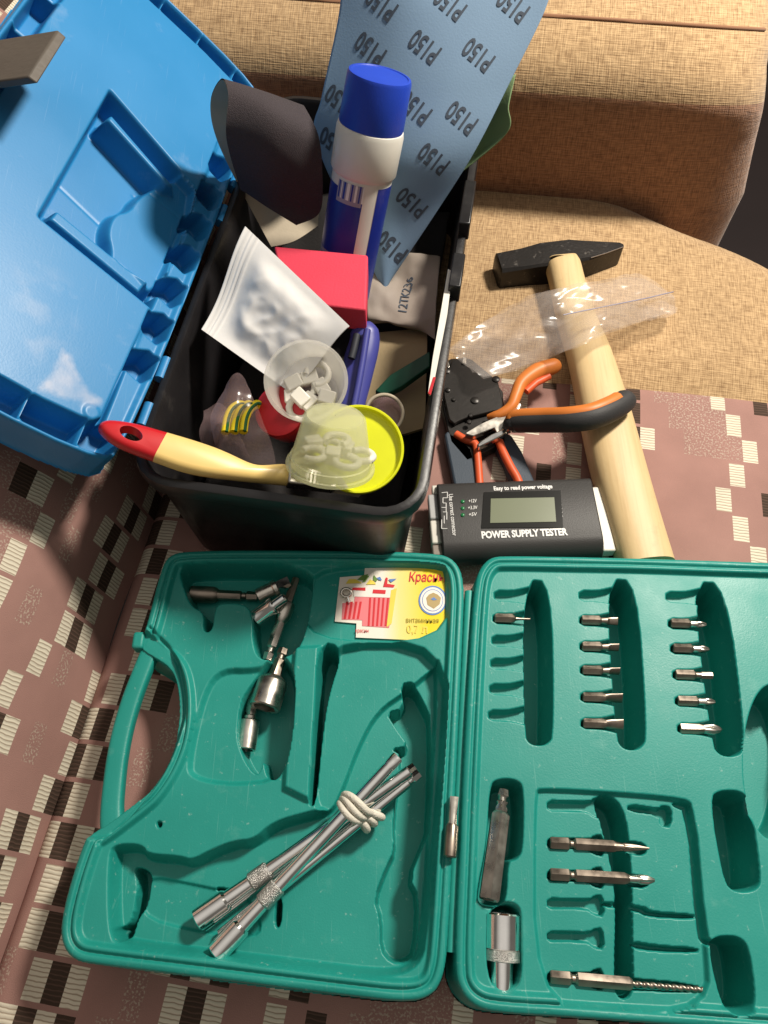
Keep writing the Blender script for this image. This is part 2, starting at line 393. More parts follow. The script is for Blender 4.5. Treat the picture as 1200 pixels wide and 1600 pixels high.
def grain(m):
    nt = m.node_tree; b = nt.nodes['Principled BSDF']; L = nt.links.new; src = b.inputs['Base Color'].links[0].from_socket
    tc = N(nt, 'ShaderNodeTexCoord'); mp = N(nt, 'ShaderNodeMapping'); L(tc.outputs['Object'], mp.inputs['Vector'])
    mp.inputs['Rotation'].default_value = (0, 0, R(-14)); mp.inputs['Scale'].default_value = (420, 14, 420)
    nz = N(nt, 'ShaderNodeTexNoise', Scale=1.0, Detail=4.0); L(mp.outputs['Vector'], nz.inputs['Vector'])
    mr = N(nt, 'ShaderNodeMapRange'); L(nz.outputs['Fac'], mr.inputs['Value']); mr.inputs['From Min'].default_value = .45; mr.inputs['From Max'].default_value = .75; mr.inputs['To Max'].default_value = .28
    mx = N(nt, 'ShaderNodeMix', data_type='RGBA'); L(src, mx.inputs['A']); mx.inputs['B'].default_value = (.36, .21, .08, 1); L(mr.outputs['Result'], mx.inputs['Factor']); L(mx.outputs['Result'], b.inputs['Base Color'])
grain(M['wood']); dusty(M['wood'], (.22, .14, .07), .60, .82, 45, .45)
M['iron'] = mat('black_iron', (.017, .015, .014), .42, .3, var=.4, bump=.25, bscale=300)
dusty(M['iron'], (.16, .145, .13), .60, .70, 170, .6); M['bare'] = mat('bare_iron', (.35, .32, .30), .4, 1.0)
M['red'] = mat('red_paint', (.55, .012, .018), .3, coat=.3)
M['yellowp'] = mat('cream_yellow_paint', (.80, .57, .20), .35, coat=.2)
M['yellow'] = mat('yellow_plastic', (.70, .73, .012), .4)
M['pinkred'] = mat('red_foam', (.66, .045, .085), .7, bump=.2, bscale=600)
M['redcap'] = mat('red_plastic', (.50, .02, .03), .35)
M['white'] = mat('white_plastic', (.74, .71, .64), .4)
M['paper'] = mat('white_wrapper', (.84, .82, .80), .36, bump=.18, bscale=90, var=.05)
M['greyp'] = mat('grey_wrapper', (.27, .225, .19), .6, bump=.2, bscale=120)
M['card'] = mat('brown_card', (.33, .25, .14), .8, bump=.3, bscale=300)
M['capblue'] = mat('blue_cap', (.012, .05, .45), .45, bump=.1, bscale=800)
M['lblblue'] = mat('blue_print', (.015, .03, .27), .35)
M['lblgrey'] = mat('grey_print', (.30, .28, .36), .4)
M['purple'] = mat('blue_violet_plastic', (.055, .06, .28), .4)
M['green'] = mat('dark_green_plastic', (.005, .06, .035), .5)
M['gpaper'] = mat('green_backing', (.22, .33, .16), .8, bump=.3, bscale=400)
M['bsand'] = mat('blue_backing', (.175, .275, .40), .75, var=.10, vscale=12, bump=.12, bscale=700)
M['abras'] = mat('dark_grit', (.047, .037, .042), .9, var=.3, vscale=900, bump=.9, bscale=1800)
M['backing'] = mat('buff_backing', (.47, .40, .30), .8, bump=.2, bscale=300)
M['ink'] = mat('dark_print', (.022, .025, .035), .6)
M['sandink'] = mat('soft_print', (.045, .06, .085), .7, var=.4, vscale=500)
M['tblack'] = mat('satin_black', (.028, .026, .025), .5, bump=.15, bscale=1200)
M['twhite'] = mat('white_print', (.75, .74, .72), .5)
M['lcd'] = mat('grey_green_lcd', (.17, .19, .12), .25, var=.04)
M['bezel'] = mat('gloss_black', (.012, .012, .011), .15)
M['led'] = mat('green_led', (.01, .16, .05), .25)
M['connw'] = mat('ivory_nylon', (.66, .63, .56), .45)
M['conng'] = mat('grey_nylon', (.40, .40, .40), .45)
M['orange'] = mat('orange_rubber', (.62, .185, .035), .45)
M['ored'] = mat('red_orange_rubber', (.66, .10, .03), .45)
M['dgrey'] = mat('dark_grey_rubber', (.032, .031, .032), .6, bump=.2, bscale=900)
M['slate'] = mat('slate_blue_rubber', (.045, .062, .085), .6, bump=.2, bscale=900)
M['gunm'] = mat('black_steel', (.03, .027, .025), .36, .5, var=.3, bump=.1, bscale=300)
M['bag'] = film('clear_bag', (.84, .77, .73), .20, .22, gloss=.12)
M['zip'] = film('zip_bag', (.92, .62, .64), .20, .2, gloss=.08)
M['frost'] = film('frosted_plastic', (.90, .87, .80), .40, .3, gloss=.12)
M['frost2'] = film('milky_plastic', (.88, .88, .58), .34, .35, gloss=.12)
M['wire'] = mat('yellow_wire', (.72, .55, .01), .4)
M['wireg'] = mat('green_stripe', (.015, .10, .03), .4)
M['cw'] = mat('card_white', (.86, .80, .74), .4, var=.02)
M['cp'] = mat('card_pink', (.80, .22, .24), .4, var=.03)
M['cr'] = mat('card_red', (.66, .03, .04), .4, var=.03)
M['cg'] = mat('card_green', (.15, .28, .06), .4)
M['cb'] = mat('card_blue', (.12, .24, .55), .4)
M['cgold'] = mat('card_gold', (.45, .33, .14), .4)
M['cink'] = mat('card_ink', (.35, .30, .02), .5)
M['clem'] = mat('card_lemon', (.82, .66, .10), .4)

# ------------------------------------------------------------------ the sofa
SY = R(9.2)
sx = np.array([math.cos(SY), -math.sin(SY), 0]); sy = np.array([math.sin(SY), math.cos(SY), 0])
SO = P(150, 1040, 0)
sofa = thing('sofa', 'brown woven sofa with checked pinkish brown seat cover, under all the tools', 'sofa', (0.1, 0.0, -0.40))
floor = mk('floor', [(-3, -3, -.42), (3, -3, -.42), (3, 3, -.42), (-3, 3, -.42)], [(0, 1, 2, 3)], M['floor']); floor['kind'] = 'structure'
def tri(j, p, a): return abs((j % p) - p / 2) * a * 2 / p
CW, CH = .0122, .0255
def pattern(X, Y, off=0):
    I = np.floor(X / CW + 1e-6).astype(int); J = np.floor(Y / CH + 1e-6).astype(int); G = (Y / CH - J) > .865
    out = np.zeros(I.shape, np.int32); rnd = np.random.RandomState(5).rand(64, 64)
    for (i, j) in {(a, b) for a, b in zip(I.ravel(), J.ravel())}:
        r = rnd[i % 64, j % 64]; m_ = 0
        if off == 0:
            k = (i + (0, 0, 1, 0, 1, 3, 4, 3, 4)[j % 9]) % 12
            if k in (2, 4): m_ = 1
            elif k == 3: m_ = 2
            elif k == 7 and r > .2: m_ = 4
            elif k == 9: m_ = 1
            elif k == 10 and j % 3 == 0: m_ = 2
            elif k in (10, 11) and (j // 4) % 2 == 0: m_ = 4
        elif i < 13:
            k = (i + (0, 1, 1, 2, 3, 3, 2, 1)[j % 8]) % 7
            if k in (2, 4): m_ = 1
            elif k == 3 or (k == 5 and j % 2): m_ = 2
            elif k == 0 and r > .45: m_ = 4
        else:
            z = (0, 1, 2, 1)[j % 4]; k = (i - 13) % 15
            if k == 9 + z: m_ = 1
            elif 5 + z <= k < 9 + z and (j // 5) % 2 == 0: m_ = 4
            elif k in (1, 3): m_ = (1 if k == 1 else 2) if (j + k) % 4 else 0
            elif k == 2: m_ = 2 if j % 2 else 0
            elif k == 13 and j % 4 in (1, 2): m_ = 4
            elif k == 14 and j % 3 != 1: m_ = 1
            elif k == 12 and j % 4 == 0: m_ = 2
            elif k == 4 and j % 5 == 0: m_ = 1
        if m_: out[(I == i) & (J == j) & (~G if m_ != 4 else True)] = m_
    return out
CM = [M['ground'], M['cream'], M['brown'], M['tan'], M['stip']]
# seat body: beige woven, rounded front corner
xs = np.arange(-.10, .66, .006); ys = np.arange(-.62, .62, .006); X, Y = np.meshgrid(xs, ys)
outl = chaikin([(-.3, -.9), (.60, -.9), (.60, .36), (.585, .455), (.515, .52), (.40, .56), (.2, .70), (-.3, .70)], 3)
d = -sdf(outl, X, Y)
H = -.004 + .012 * sstep((Y - .30) / .06) - .0 * X
t = np.clip(d / .05, 0, 1); H = H - .05 * (1 - np.sqrt(np.clip(1 - (1 - t) ** 2, 0, 1)))
H = np.where(d < 0, H - .30, H)
H -= .03 * np.exp(-np.clip(X, 0, 1) / .012)
hfield('seat', X, Y, H, SO, sx, sy, Z, M['beige'], sofa, keep=(d > -.006) & ((X > .04) | (Y > .31)))
# checked cover over the front part of the seat
xs = np.arange(-CW / 4, .60, CW / 4); ys = np.arange(-26 * CH, .3325, CH / 8); X, Y = np.meshgrid(xs, ys)
yed = .312 + .03 * X + .004 * np.sin(X * 17)
Y2 = np.minimum(Y, yed)
dd = yed - Y2
H = .0 - .005 * np.exp(-dd / .004) - .013 * np.exp(-X / .006) + .0015 * np.sin(X * 40 + Y * 13) * np.exp(-((X - .05) / .05) ** 2)
xc = (X[:-1, :-1] + CW / 8); yc = (Y[:-1, :-1] + CH / 16)
o = hfield('seat_cover', X, Y2, H, SO, sx, sy, Z, None, sofa, mats=CM, midx=pattern(xc, yc, 3), keep=(Y < yed + CH / 8))
# backrest, reclined, in the same checked cloth
xs = np.arange(0, .42, CW / 4); ys = np.arange(-26 * CH, .62, CH / 8); X, Y = np.meshgrid(xs, ys)
ang = R(77) - R(33) * np.clip((xs - .05) / .09, 0, 1); st_ = np.diff(xs, prepend=0)
cx = np.cumsum(np.cos(ang) * st_); cz = np.cumsum(np.sin(ang) * st_) - .012
xc = (X[:-1, :-1] + CW / 8); yc = (Y[:-1, :-1] + CH / 16)
wv_ = .0015 * np.sin(Y * 19 + X * 30) + .001 * np.sin(Y * 47 - X * 21)
hfield('backrest', cx[None, :] + wv_, Y, np.broadcast_to(cz, X.shape) + wv_ * .5, SO + sx * .0015, -sx, sy, Z, None, sofa, mats=CM, midx=pattern(xc, yc, 0), uvx=X)
# low padded armrest across the far end
AY = R(7.0); ax_ = np.array([math.cos(AY), -math.sin(AY), 0]); ay_ = np.array([math.sin(AY), math.cos(AY), 0])
AO = np.array([.150, .350, 0])
prof = [(.022, -.10), (.020, .0), (.013, .07), (.008, .098), (.006, .120), (.014, .140), (.030, .155), (.045, .163), (.052, .1655), (.075, .172), (.12, .177), (.25, .178), (.40, .172), (.45, .15), (.46, -.1)]
pr = catmull(prof, 5)
cols = np.concatenate([np.linspace(-.75, .08, 60), .08 + np.array([.02, .04, .055, .07, .082, .092, .1, .106, .11, .112])])
rows = []
for y, z in pr:
    row = []
    for x in cols:
        e = max(0, (x - .10) / .092); e = min(e, 1)
        rr = .05 * (1 - math.sqrt(max(0, 1 - e * e)))           # rounded end
        sh = .032 * (1 - np.clip(z / .15, 0, 1)) * sstep(np.array((x + .1) / .3)).item()  # narrows downwards at the free end
        row.append(AO + ax_ * (x + sh) + ay_ * (y + rr * (1 if y < .2 else -1)) + Z * (z - .5 * rr * np.clip(z / .15, 0, 1)))
    rows.append(row)
S = np.array(rows); n_, m_ = S.shape[:2]
idx = np.arange(n_ * m_).reshape(n_, m_)
F = np.stack([idx[:-1, :-1], idx[:-1, 1:], idx[1:, 1:], idx[1:, :-1]], -1).reshape(-1, 4).tolist()
F.append(tuple(idx[:, -1].tolist()))
arc = np.concatenate([[0], np.cumsum(np.hypot(*np.diff(pr, axis=0).T))])
uu = np.stack([np.broadcast_to(cols[None], (n_, m_)), np.broadcast_to(arc[:, None], (n_, m_))], -1).reshape(-1, 2)
mi = [1 if pr[k // (m_ - 1)][1] < .122 and pr[k // (m_ - 1)][0] < .1 else 0 for k in range(len(F) - 1)] + [0]  # face under the roll gets the weave with shade in its colour
mk('armrest', S.reshape(-1, 3), F, None, sofa, smooth=60, uvs=uu, mats=[M['beige'], M['shade_piping']], midx=mi)
k = int(np.argmin(np.hypot(pr[:, 0] - .052, pr[:, 1] - .1655)))
tube('piping', S[k, :-3] + Z * .0006, .0016, M['shade_piping'], sofa, n=6)

# ------------------------------------------------------------------ green bit case, open flat
TC = P(720, 1200, 0)
case = thing('tool_case', 'open green plastic case for drill bits lying flat in front', 'tool case', TC)
HT = .045                    # rim height
def px(poly, z): return np.array([P(u, v, z)[:2] for u, v in poly])
def case_half(name, outline, pockets, extra=None, holes=(), grooves=(), res=.0006, rim=.0085, deck=.0045):
    o2 = chaikin(px(outline, HT), 2); x0, y0 = o2.min(0) - .004; x1, y1 = o2.max(0) + .004
    X, Y = np.meshgrid(np.arange(x0, x1, res), np.arange(y0, y1, res))
    sd = -sdf(o2, X, Y)
    hd = np.full(X.shape, 1.0)
    for h in holes: hd = np.minimum(hd, sdf(chaikin(px(h, HT), 2), X, Y) + .001)
    full = -sdf(o2, X, Y)
    H = np.full(X.shape, HT)
    # lip, groove and slightly lower deck
    H -= deck * sstep((full - rim) / .003)
    H -= .0022 * np.exp(-((full - rim + .0028) / .0009) ** 2)
    if extra: H = extra(H, X, Y, full)
    for g, gd, gw in grooves:
        q = chaikin(px(g, HT), 2, False); H -= gd * np.exp(-(dline(q, X, Y) / gw) ** 2)
    dep = np.zeros(X.shape)
    for q in pockets:
        poly, dp = q[0], q[1]; w = max(q[2], .0020) if len(q) > 2 else .0028; nch = q[3] if len(q) > 3 else 2
        pl = chaikin(px(poly, HT - deck), nch)
        local(lambda D_, X_, Y_: np.maximum(D_, dp * sstep((-sdf(pl, X_, Y_) + w * .45) / w)), dep, X, Y, pl, .006)
    H = np.minimum(H, HT - deck - dep * 1.0 + (dep < 1e-5) * 1.0)
    H = np.maximum(H, .0022)
    r = .0035
    t = np.clip(sd / r, 0, 1)
    H = np.minimum(H, (HT - r) * np.clip((sd + .0022) / .0024, 0, 1) + r * np.sqrt(np.clip(1 - (1 - t) ** 2, 0, 1)) + (sd > r) * 1.0)
    t2 = np.clip(hd / .005, 0, 1); H = np.where(hd < .005, np.minimum(H, H * np.sqrt(np.clip(1 - (1 - t2) ** 2, 0, 1))), H); sd = np.minimum(sd, hd)
    thin = np.zeros(X.shape, bool)
    if holes: thin = sdf(px([(238, 1003), (258, 1030), (250, 1050), (225, 1130), (214, 1190), (206, 1244), (190, 1280), (150, 1300), (100, 1290), (140, 1150), (205, 1000)], HT), X, Y) < 0
    H = H + .00025 * np.sin(X * 61) * np.cos(Y * 47) * (sd > .003)
    return hfield(name, X, Y, H, np.zeros(3), np.array([1., 0, 0]), np.array([0, 1., 0]), Z, M['teal'], case, keep=(sd > -.0028) & (~thin | (H > .022)))
L_out = [(290, 858), (480, 857), (680, 861), (712, 872), (727, 905), (724, 985), (715, 1180), (701, 1480), (693, 1530), (676, 1557), (640, 1568), (560, 1560), (300, 1527), (150, 1509), (112, 1502), (93, 1475), (93, 1435), (110, 1370), (130, 1312), (140, 1299), (162, 1287), (195, 1262), (216, 1246), (233, 1231), (257, 1195), (274, 1150), (278, 1098), (272, 1056), (260, 1037), (240, 1024), (222, 1014), (215, 1004), (222, 990), (229, 970), (250, 888), (262, 866)]
hole = [(260, 1040), (272, 1055), (278, 1098), (274, 1150), (257, 1195), (230, 1232), (212, 1246), (198, 1246), (195, 1236), (197, 1200), (203, 1172), (213, 1123), (233, 1070), (247, 1044)]
cardp = [(494, 884), (690, 882), (697, 900), (697, 1003), (474, 999), (484, 930)]
pk = [
    ([(282, 889), (300, 882), (489, 882), (486, 935), (470, 1012), (440, 1028), (405, 1030), (396, 1000), (397, 965), (388, 942), (346, 940), (334, 948), (330, 985), (318, 985), (321, 955), (300, 946), (288, 915)], .026),
    ([(345, 1045), (400, 1047), (445, 1032), (460, 1060), (455, 1150), (440, 1218), (360, 1226), (300, 1215), (293, 1192), (318, 1080)], .005, .004),
    ([(380, 1080), (372, 1105), (368, 1150), (380, 1185), (396, 1207), (404, 1205), (410, 1180), (416, 1216), (438, 1216), (455, 1150), (461, 1060), (446, 1026), (424, 1026)], .026),
    (cardp, .005, .0025, 2),
    ([(499, 1003), (700, 1003), (690, 1200), (664, 1470), (655, 1500), (620, 1400), (560, 1300), (514, 1266), (486, 1258), (496, 1120)], .009, .004),
    ([(499, 1004), (534, 1012), (511, 1080), (501, 1150), (491, 1255), (484, 1257), (492, 1150)], .037, .003),
    ([(172, 1332), (185, 1322), (220, 1323), (227, 1338), (280, 1341), (298, 1348), (330, 1331), (365, 1317), (397, 1315), (427, 1287), (480, 1272), (514, 1264), (528, 1237), (558, 1157), (588, 1103), (634, 1072), (672, 1040), (690, 1030), (664, 1470), (652, 1508), (610, 1524), (480, 1508), (330, 1490), (190, 1473), (172, 1460)], .016, .0045),
    ([(627, 1062), (648, 1060), (664, 1087), (677, 1117), (673, 1290), (665, 1312), (641, 1370), (657, 1400), (652, 1490), (635, 1507), (610, 1507), (593, 1483), (593, 1433), (583, 1403), (603, 1350), (616, 1325), (613, 1273), (628, 1172), (610, 1161), (640, 1157), (620, 1130), (603, 1103), (632, 1096)], .039, .0035, 1),
    ([(197, 1347), (227, 1360), (224, 1383), (217, 1417), (203, 1437), (196, 1466), (181, 1471), (173, 1450), (190, 1443), (197, 1417), (203, 1383)], .036),
    ([(426, 1400), (437, 1402), (434, 1450), (422, 1448)], .036, .003),
    ([(328, 1383), (356, 1386), (356, 1393), (330, 1391)], .034, .003),
    ([(246, 1284), (252, 1285), (251, 1292), (246, 1291)], .012, .0015),
    ([(205, 1350), (190, 1440), (300, 1470), (420, 1480), (400, 1390), (310, 1370)], .018, .010),
]
grv = [([(233, 980), (270, 1017), (283, 1057), (288, 1107), (278, 1152), (250, 1215), (200, 1275), (153, 1317)], .0028, .0011),
       ([(330, 1490), (400, 1482), (480, 1462)], .001, .001)]
def lextra(H, X, Y, full):
    pl = px([(458, 1008), (501, 1006), (488, 1256), (440, 1232), (447, 1120)], HT)
    return H + .0045 * sstep((-sdf(pl, X, Y) + .001) / .004)
def lex2(H, X, Y, full):
    H = lextra(H, X, Y, full)
    # handle bar sits lower than the rim, plain and rounded
    hb = chaikin(px([(233, 985), (272, 1018), (284, 1060), (289, 1107), (279, 1150), (252, 1214), (202, 1274), (153, 1317), (100, 1290), (140, 1150), (190, 980)], HT), 2)
    w = sstep((-sdf(hb, X, Y) + .002) / .004)
    return H * (1 - w) + (HT - .0065) * w
case_half('bottom_shell', L_out, pk, lex2, [], grv)
_hp = [(246, 1000, 13), (236, 1018, 14), (222, 1052, 14.5), (206, 1095, 15), (193, 1140, 15.5), (184, 1185, 16), (179, 1225, 16.5), (176, 1258, 17), (176, 1285, 18), (178, 1310, 18)]
_hw = [P(u, v, HT - .0125) for u, v, w in _hp]; _hr = [w * np.linalg.norm(P(u + 1, v, HT) - P(u, v, HT)) for u, v, w in _hp]
tube('handle', catmull(_hw, 6), catmull(np.array(_hr)[:, None], 6)[:, 0], M['teal'], case, n=32, flat=.8, sq=.5)
box('handle_boss', P(219, 1004, HT - .010), np.array([1., 0, 0]), np.array([0, 1., 0]), Z, .008, .012, .012, M['teal'], case, bev=.002, seg=3)
R_out = [(790, 866), (1000, 870), (1200, 877), (1400, 884), (1450, 905), (1490, 1180), (1530, 1560), (1500, 1625), (1440, 1632), (1250, 1618), (908, 1592), (780, 1585), (742, 1576), (717, 1549), (709, 1510), (717, 1340), (724, 1180), (735, 990), (741, 915), (748, 888), (765, 869)]
rp = []
slots = [[(821, 908), (858, 911), (862, 1148), (852, 1161), (831, 1161), (823, 1148)], [(950, 907), (992, 910), (1008, 1150), (998, 1168), (976, 1168), (966, 1152)], [(1085, 911), (1131, 914), (1163, 1163), (1152, 1178), (1128, 1178), (1116, 1163)], [(1196, 913), (1240, 916), (1285, 1170), (1245, 1175)]]
for s_ in slots: rp.append((s_, .037, .004))
colx = [([930, 966, 1000, 1036, 1076, 1117], 773, -1.8), ([930, 969, 1010, 1047, 1089, 1130], 906, .6), ([932, 974, 1013, 1054, 1095, 1138], 1042, 3.6)]
for ys_, x0, dx in colx:
    for j, y in enumerate(ys_):
        xx = x0 + dx * j
        rp.append(([(xx, y - 7), (xx + 26, y - 6), (xx + 42, y - 9), (xx + 62, y - 14), (xx + 62, y + 16), (xx + 42, y + 10), (xx + 26, y + 8), (xx, y + 7)], .0072, .0022, 1))
    x_ = x0
rp += [
    ([(768, 1228), (780, 1220), (806, 1221), (815, 1232), (814, 1325), (806, 1340), (790, 1342), (788, 1410), (770, 1416), (752, 1412), (748, 1395), (764, 1320)], .030, .004),
    ([(764, 1428), (785, 1412), (806, 1415), (812, 1430), (812, 1528), (801, 1543), (785, 1543), (764, 1530)], .030, .004),
    ([(846, 1231), (1062, 1246), (1085, 1258), (1103, 1462), (1110, 1580), (950, 1572), (836, 1563), (836, 1240)], .004, .0025),
    ([(933, 1238), (976, 1252), (988, 1350), (990, 1480), (992, 1550), (976, 1563), (964, 1545), (968, 1400), (955, 1330), (940, 1275)], .034, .004),
    ([(1113, 1248), (1128, 1238), (1158, 1239), (1170, 1255), (1186, 1370), (1180, 1388), (1150, 1391), (1134, 1375)], .036, .004),
    ([(1110, 1476), (1125, 1466), (1155, 1467), (1168, 1484), (1178, 1560), (1170, 1580), (1150, 1583), (1130, 1568)], .036, .004),
    ([(1208 + 42 * math.cos(a), 1190 + 118 * math.sin(a)) for a in np.linspace(0, 2 * math.pi, 24, endpoint=False)], .036, .005),
]
frow = [1257, 1316, 1367, 1411, 1463, 1527]
for j, y in enumerate(frow):
    rp.append(([(857, y - 9), (885, y - 8), (925, y - 7), (930, y - 12), (945, y - 14), (948, y + 22), (930, y + 18), (922, y + 10), (885, y + 9), (857, y + 9)], .0105, .002, 1))
rp += [([(984, 1254), (1034, 1262), (1036, 1257), (1053, 1259), (1053, 1291), (1036, 1290), (1034, 1272), (984, 1266)], .012, .002, 1),
       ([(980, 1312), (1013, 1316), (1013, 1337), (980, 1332)], .012, .002, 1),
       ([(980, 1364), (1016, 1368), (1016, 1388), (980, 1384)], .012, .002, 1),
       ([(938, 1407), (1010, 1415), (1020, 1424), (1092, 1428), (1092, 1437), (1015, 1433), (1000, 1424), (938, 1415)], .011, .002, 1),
       ([(990, 1470), (1030, 1477), (1095, 1481), (1095, 1490), (1028, 1488), (990, 1482)], .011, .002, 1),
       ([(945, 1525), (1095, 1538), (1096, 1553), (945, 1546)], .011, .002, 1),
       ([(1060, 1250), (1085, 1258), (1103, 1462), (1116, 1475), (1104, 1478), (1092, 1462), (1076, 1268), (1050, 1256)], .009, .002, 1)]
case_half('lid_shell', R_out, rp)
# hinge barrel between the shells
hz = HT - .008; _hl = np.linalg.norm(P(733, 925, hz) - P(705, 1488, hz)) * 1000
turned('hinge', P(733, 925, hz), P(705, 1492, hz), [(0, .5), (0, 3.2), (_hl, 3.2), (_hl, .5)], M['tealpin'], case, n=14)
DECK = HT - .0045

# ------------------------------------------------------------------ black toolbox with blue lid
BY = R(9.0); ex = np.array([math.cos(BY), -math.sin(BY), 0]); ey = np.array([math.sin(BY), math.cos(BY), 0])
RZ = .125; BW, BL = .184, .402
B0 = P(238, 738, RZ) * np.array([1, 1, 0]) + ex * (-.013) - ey * .004       # front left rim corner on the ground
BC = B0 + ex * BW / 2 + ey * BL / 2
tb = thing('toolbox', 'black plastic toolbox with its blue lid thrown open, full of odds and ends', 'toolbox', BC)
def lp(dx, dy, z, r): return rrect(BC + Z * z, ex, ey, BW + dx, BL + dy, r)
loft('body', [lp(-.022, -.022, .002, .018), lp(-.019, -.019, .004, .02), lp(-.004, -.004, RZ - .016, .024), lp(-.004, -.004, RZ - .014, .024), lp(.008, .008, RZ - .0135, .03), lp(.010, .010, RZ - .006, .031), lp(.008, .008, RZ - .001, .03), lp(.004, .004, RZ, .028), lp(-.003, -.003, RZ, .024), lp(-.006, -.006, RZ - .003, .022), lp(-.024, -.024, .008, .018), lp(-.03, -.03, .006, .014)], M['black'], tb)
for v_, t_ in ((.50, .034), (.685, .050)):    # latch lugs on the outer side
    c = BC + ex * (BW / 2 + .002) + ey * (BL * (v_ - .5)) + Z * (RZ + .004)
    box('latch_lug', c, ex, ey, Z, .009, t_, .016, M['black'], tb, bev=.001)
# lid: hinged on the left rim, laid back at 45 degrees
LA = R(45); HO = B0 + ex * (-.006) - ey * .004 + Z * (RZ + .003)
lo = -ex * math.cos(LA) + Z * math.sin(LA); ln = ex * math.sin(LA) + Z * math.cos(LA)
LL, LW, LD = .404, .178, .027
def lx(poly): return np.array([((PP(u, v, HO, ln) - HO) @ ey, (PP(u, v, HO, ln) - HO) @ lo) for u, v in poly])
X, Y = np.meshgrid(np.arange(-.008, LL + .008, .00065), np.arange(-.008, LW + .008, .00065))
lout = chaikin([(.0, .018), (.018, .0), (LL - .018, .0), (LL, .018), (LL, LW - .02), (LL - .02, LW), (.02, LW), (0, LW - .02)], 2)
pan = chaikin([(.022, .030), (.034, .021), (LL - .03, .021), (LL - .018, .03), (LL - .018, LW - .03), (LL - .03, LW - .018), (.034, LW - .018), (.022, LW - .03)], 1)
so = -sdf(lout, X, Y); sp = -sdf(pan, X, Y)
H = np.zeros(X.shape)
ch = sstep((so - .0028) / .003) * sstep((-sp + .0005) / .003)          # channel round the panel
# hinge side: mostly closed, with six-sided openings only
hs = sstep((.022 - Y) / .002) * (X > .03) * (X < LL - .03)
cells = np.zeros(X.shape)
for a in np.linspace(.085, .36, 9):
    hexp = [(a - .013, .008), (a - .006, .003), (a + .009, .003), (a + .012, .010), (a + .005, .0215), (a - .010, .0215)]
    cells = np.maximum(cells, sstep((-sdf(hexp, X, Y) + .0008) / .0018))
ch = np.where(hs > .5, ch * 0 + np.maximum(cells, .12 * ch), ch)
for a in np.arange(.035, LL, .046):                                  # ribs across the outer channel
    ch *= 1 - np.exp(-((X - a) / .0011) ** 4) * (Y > LW - .03)
for b in np.arange(.03, LW, .036):
    ch *= 1 - np.exp(-((Y - b) / .0011) ** 4) * ((X < .025) | (X > LL - .022))
H -= .023 * ch
pkt = lx([(172, 144), (306, 298), (300, 342), (237, 481), (62, 339)])
s1 = -sdf(pkt, X, Y); deep = .023 * sstep((s1 + .0012) / .0034)
wave = chaikin(lx([(300, 260), (225, 289), (210, 315), (184, 319), (172, 349), (180, 382), (176, 397), (202, 412), (250, 470), (330, 340)]), 2)
deep = np.where(s1 > 0, deep - .013 * sstep((-sdf(wave, X, Y) + .001) / .004), deep)
for bar, bh in (([(163, 186), (172, 176), (277, 297), (259, 292)], 1.0), ([(77, 337), (91, 320), (236, 440), (222, 457)], .8)):
    deep = np.where(s1 > 0, deep * (1 - bh * sstep((-sdf(lx(bar), X, Y) + .0014) / .0032)), deep)
H -= deep
for b_ in ([(230, 282), (305, 345)], [(110, 262), (180, 330)]): H -= .0006 * np.exp(-(dline(lx(b_), X, Y) / .0008) ** 2) * (s1 > 0)
cb = lx([(142, 645)])[0]; H += .0012 * sstep((.006 - np.hypot(X - cb[0], Y - cb[1])) / .0015)
H = np.where(so < 0, H - LD * sstep((-so) / .0025), H)
for _ in range(3):
    Hb = H.copy(); Hb[1:-1, 1:-1] = (H[1:-1, 1:-1] * 2 + H[:-2, 1:-1] + H[2:, 1:-1] + H[1:-1, :-2] + H[1:-1, 2:]) / 6; H = Hb
lid = hfield('lid', X, Y, H, HO + ln * .001, ey, lo, ln, M['blue'], tb, keep=so > -.0035)
_v = np.zeros(len(lid.data.vertices) * 3); lid.data.vertices.foreach_get('co', _v); _v = _v.reshape(-1, 3) + BASE[lid] - HO; _va, _vb = _v @ ey, _v @ lo
_n = np.array([mnoise.fractal(Vector((a * 60, b * 60, 1)), 1.0, 2.0, 5) for a, b in zip(_va, _vb)])
_st = np.clip((-sdf(lx([(98, 548), (128, 590), (152, 628), (128, 644), (66, 606), (80, 580)]), _va, _vb) + .002 + .004 * _n) / .005, 0, 1) * np.clip(.55 + .5 * _n, 0, .85)
_st = np.maximum(_st, .22 * np.clip(_n * 1.3 + .1, 0, 1) * np.clip((-sdf(lx([(30, 430), (90, 440), (110, 540), (60, 570), (10, 530)]), _va, _vb) + .012) / .02, 0, 1))
_at = lid.data.attributes.new('pale_patch', 'FLOAT', 'POINT'); _at.data.foreach_set('value', _st.astype(np.float32))  # whitish ragged patch on the lid panel, with fainter blotches near it
nt = M['blue'].node_tree; b_ = nt.nodes['Principled BSDF']; _s = b_.inputs['Base Color'].links[0].from_socket
_an = N(nt, 'ShaderNodeAttribute', attribute_name='pale_patch'); _mx = N(nt, 'ShaderNodeMix', data_type='RGBA'); nt.links.new(_s, _mx.inputs['A']); _mx.inputs['B'].default_value = (.38, .43, .56, 1)
nt.links.new(_an.outputs['Fac'], _mx.inputs['Factor']); nt.links.new(_mx.outputs['Result'], b_.inputs['Base Color'])
slab('lid_back', [HO + ey * a + lo * b - ln * (LD - .001) for a, b in lout], ln, .002, M['blue'], lid)
for a in (.052, .092, .25, .29):
    c = HO + ey * a - lo * .004 - ln * .004
    turned('hinge_knuckle', c - ey * .009, c + ey * .009, [(0, .5), (0, 4), (18, 4), (18, .5)], M['blue'], lid, n=12)
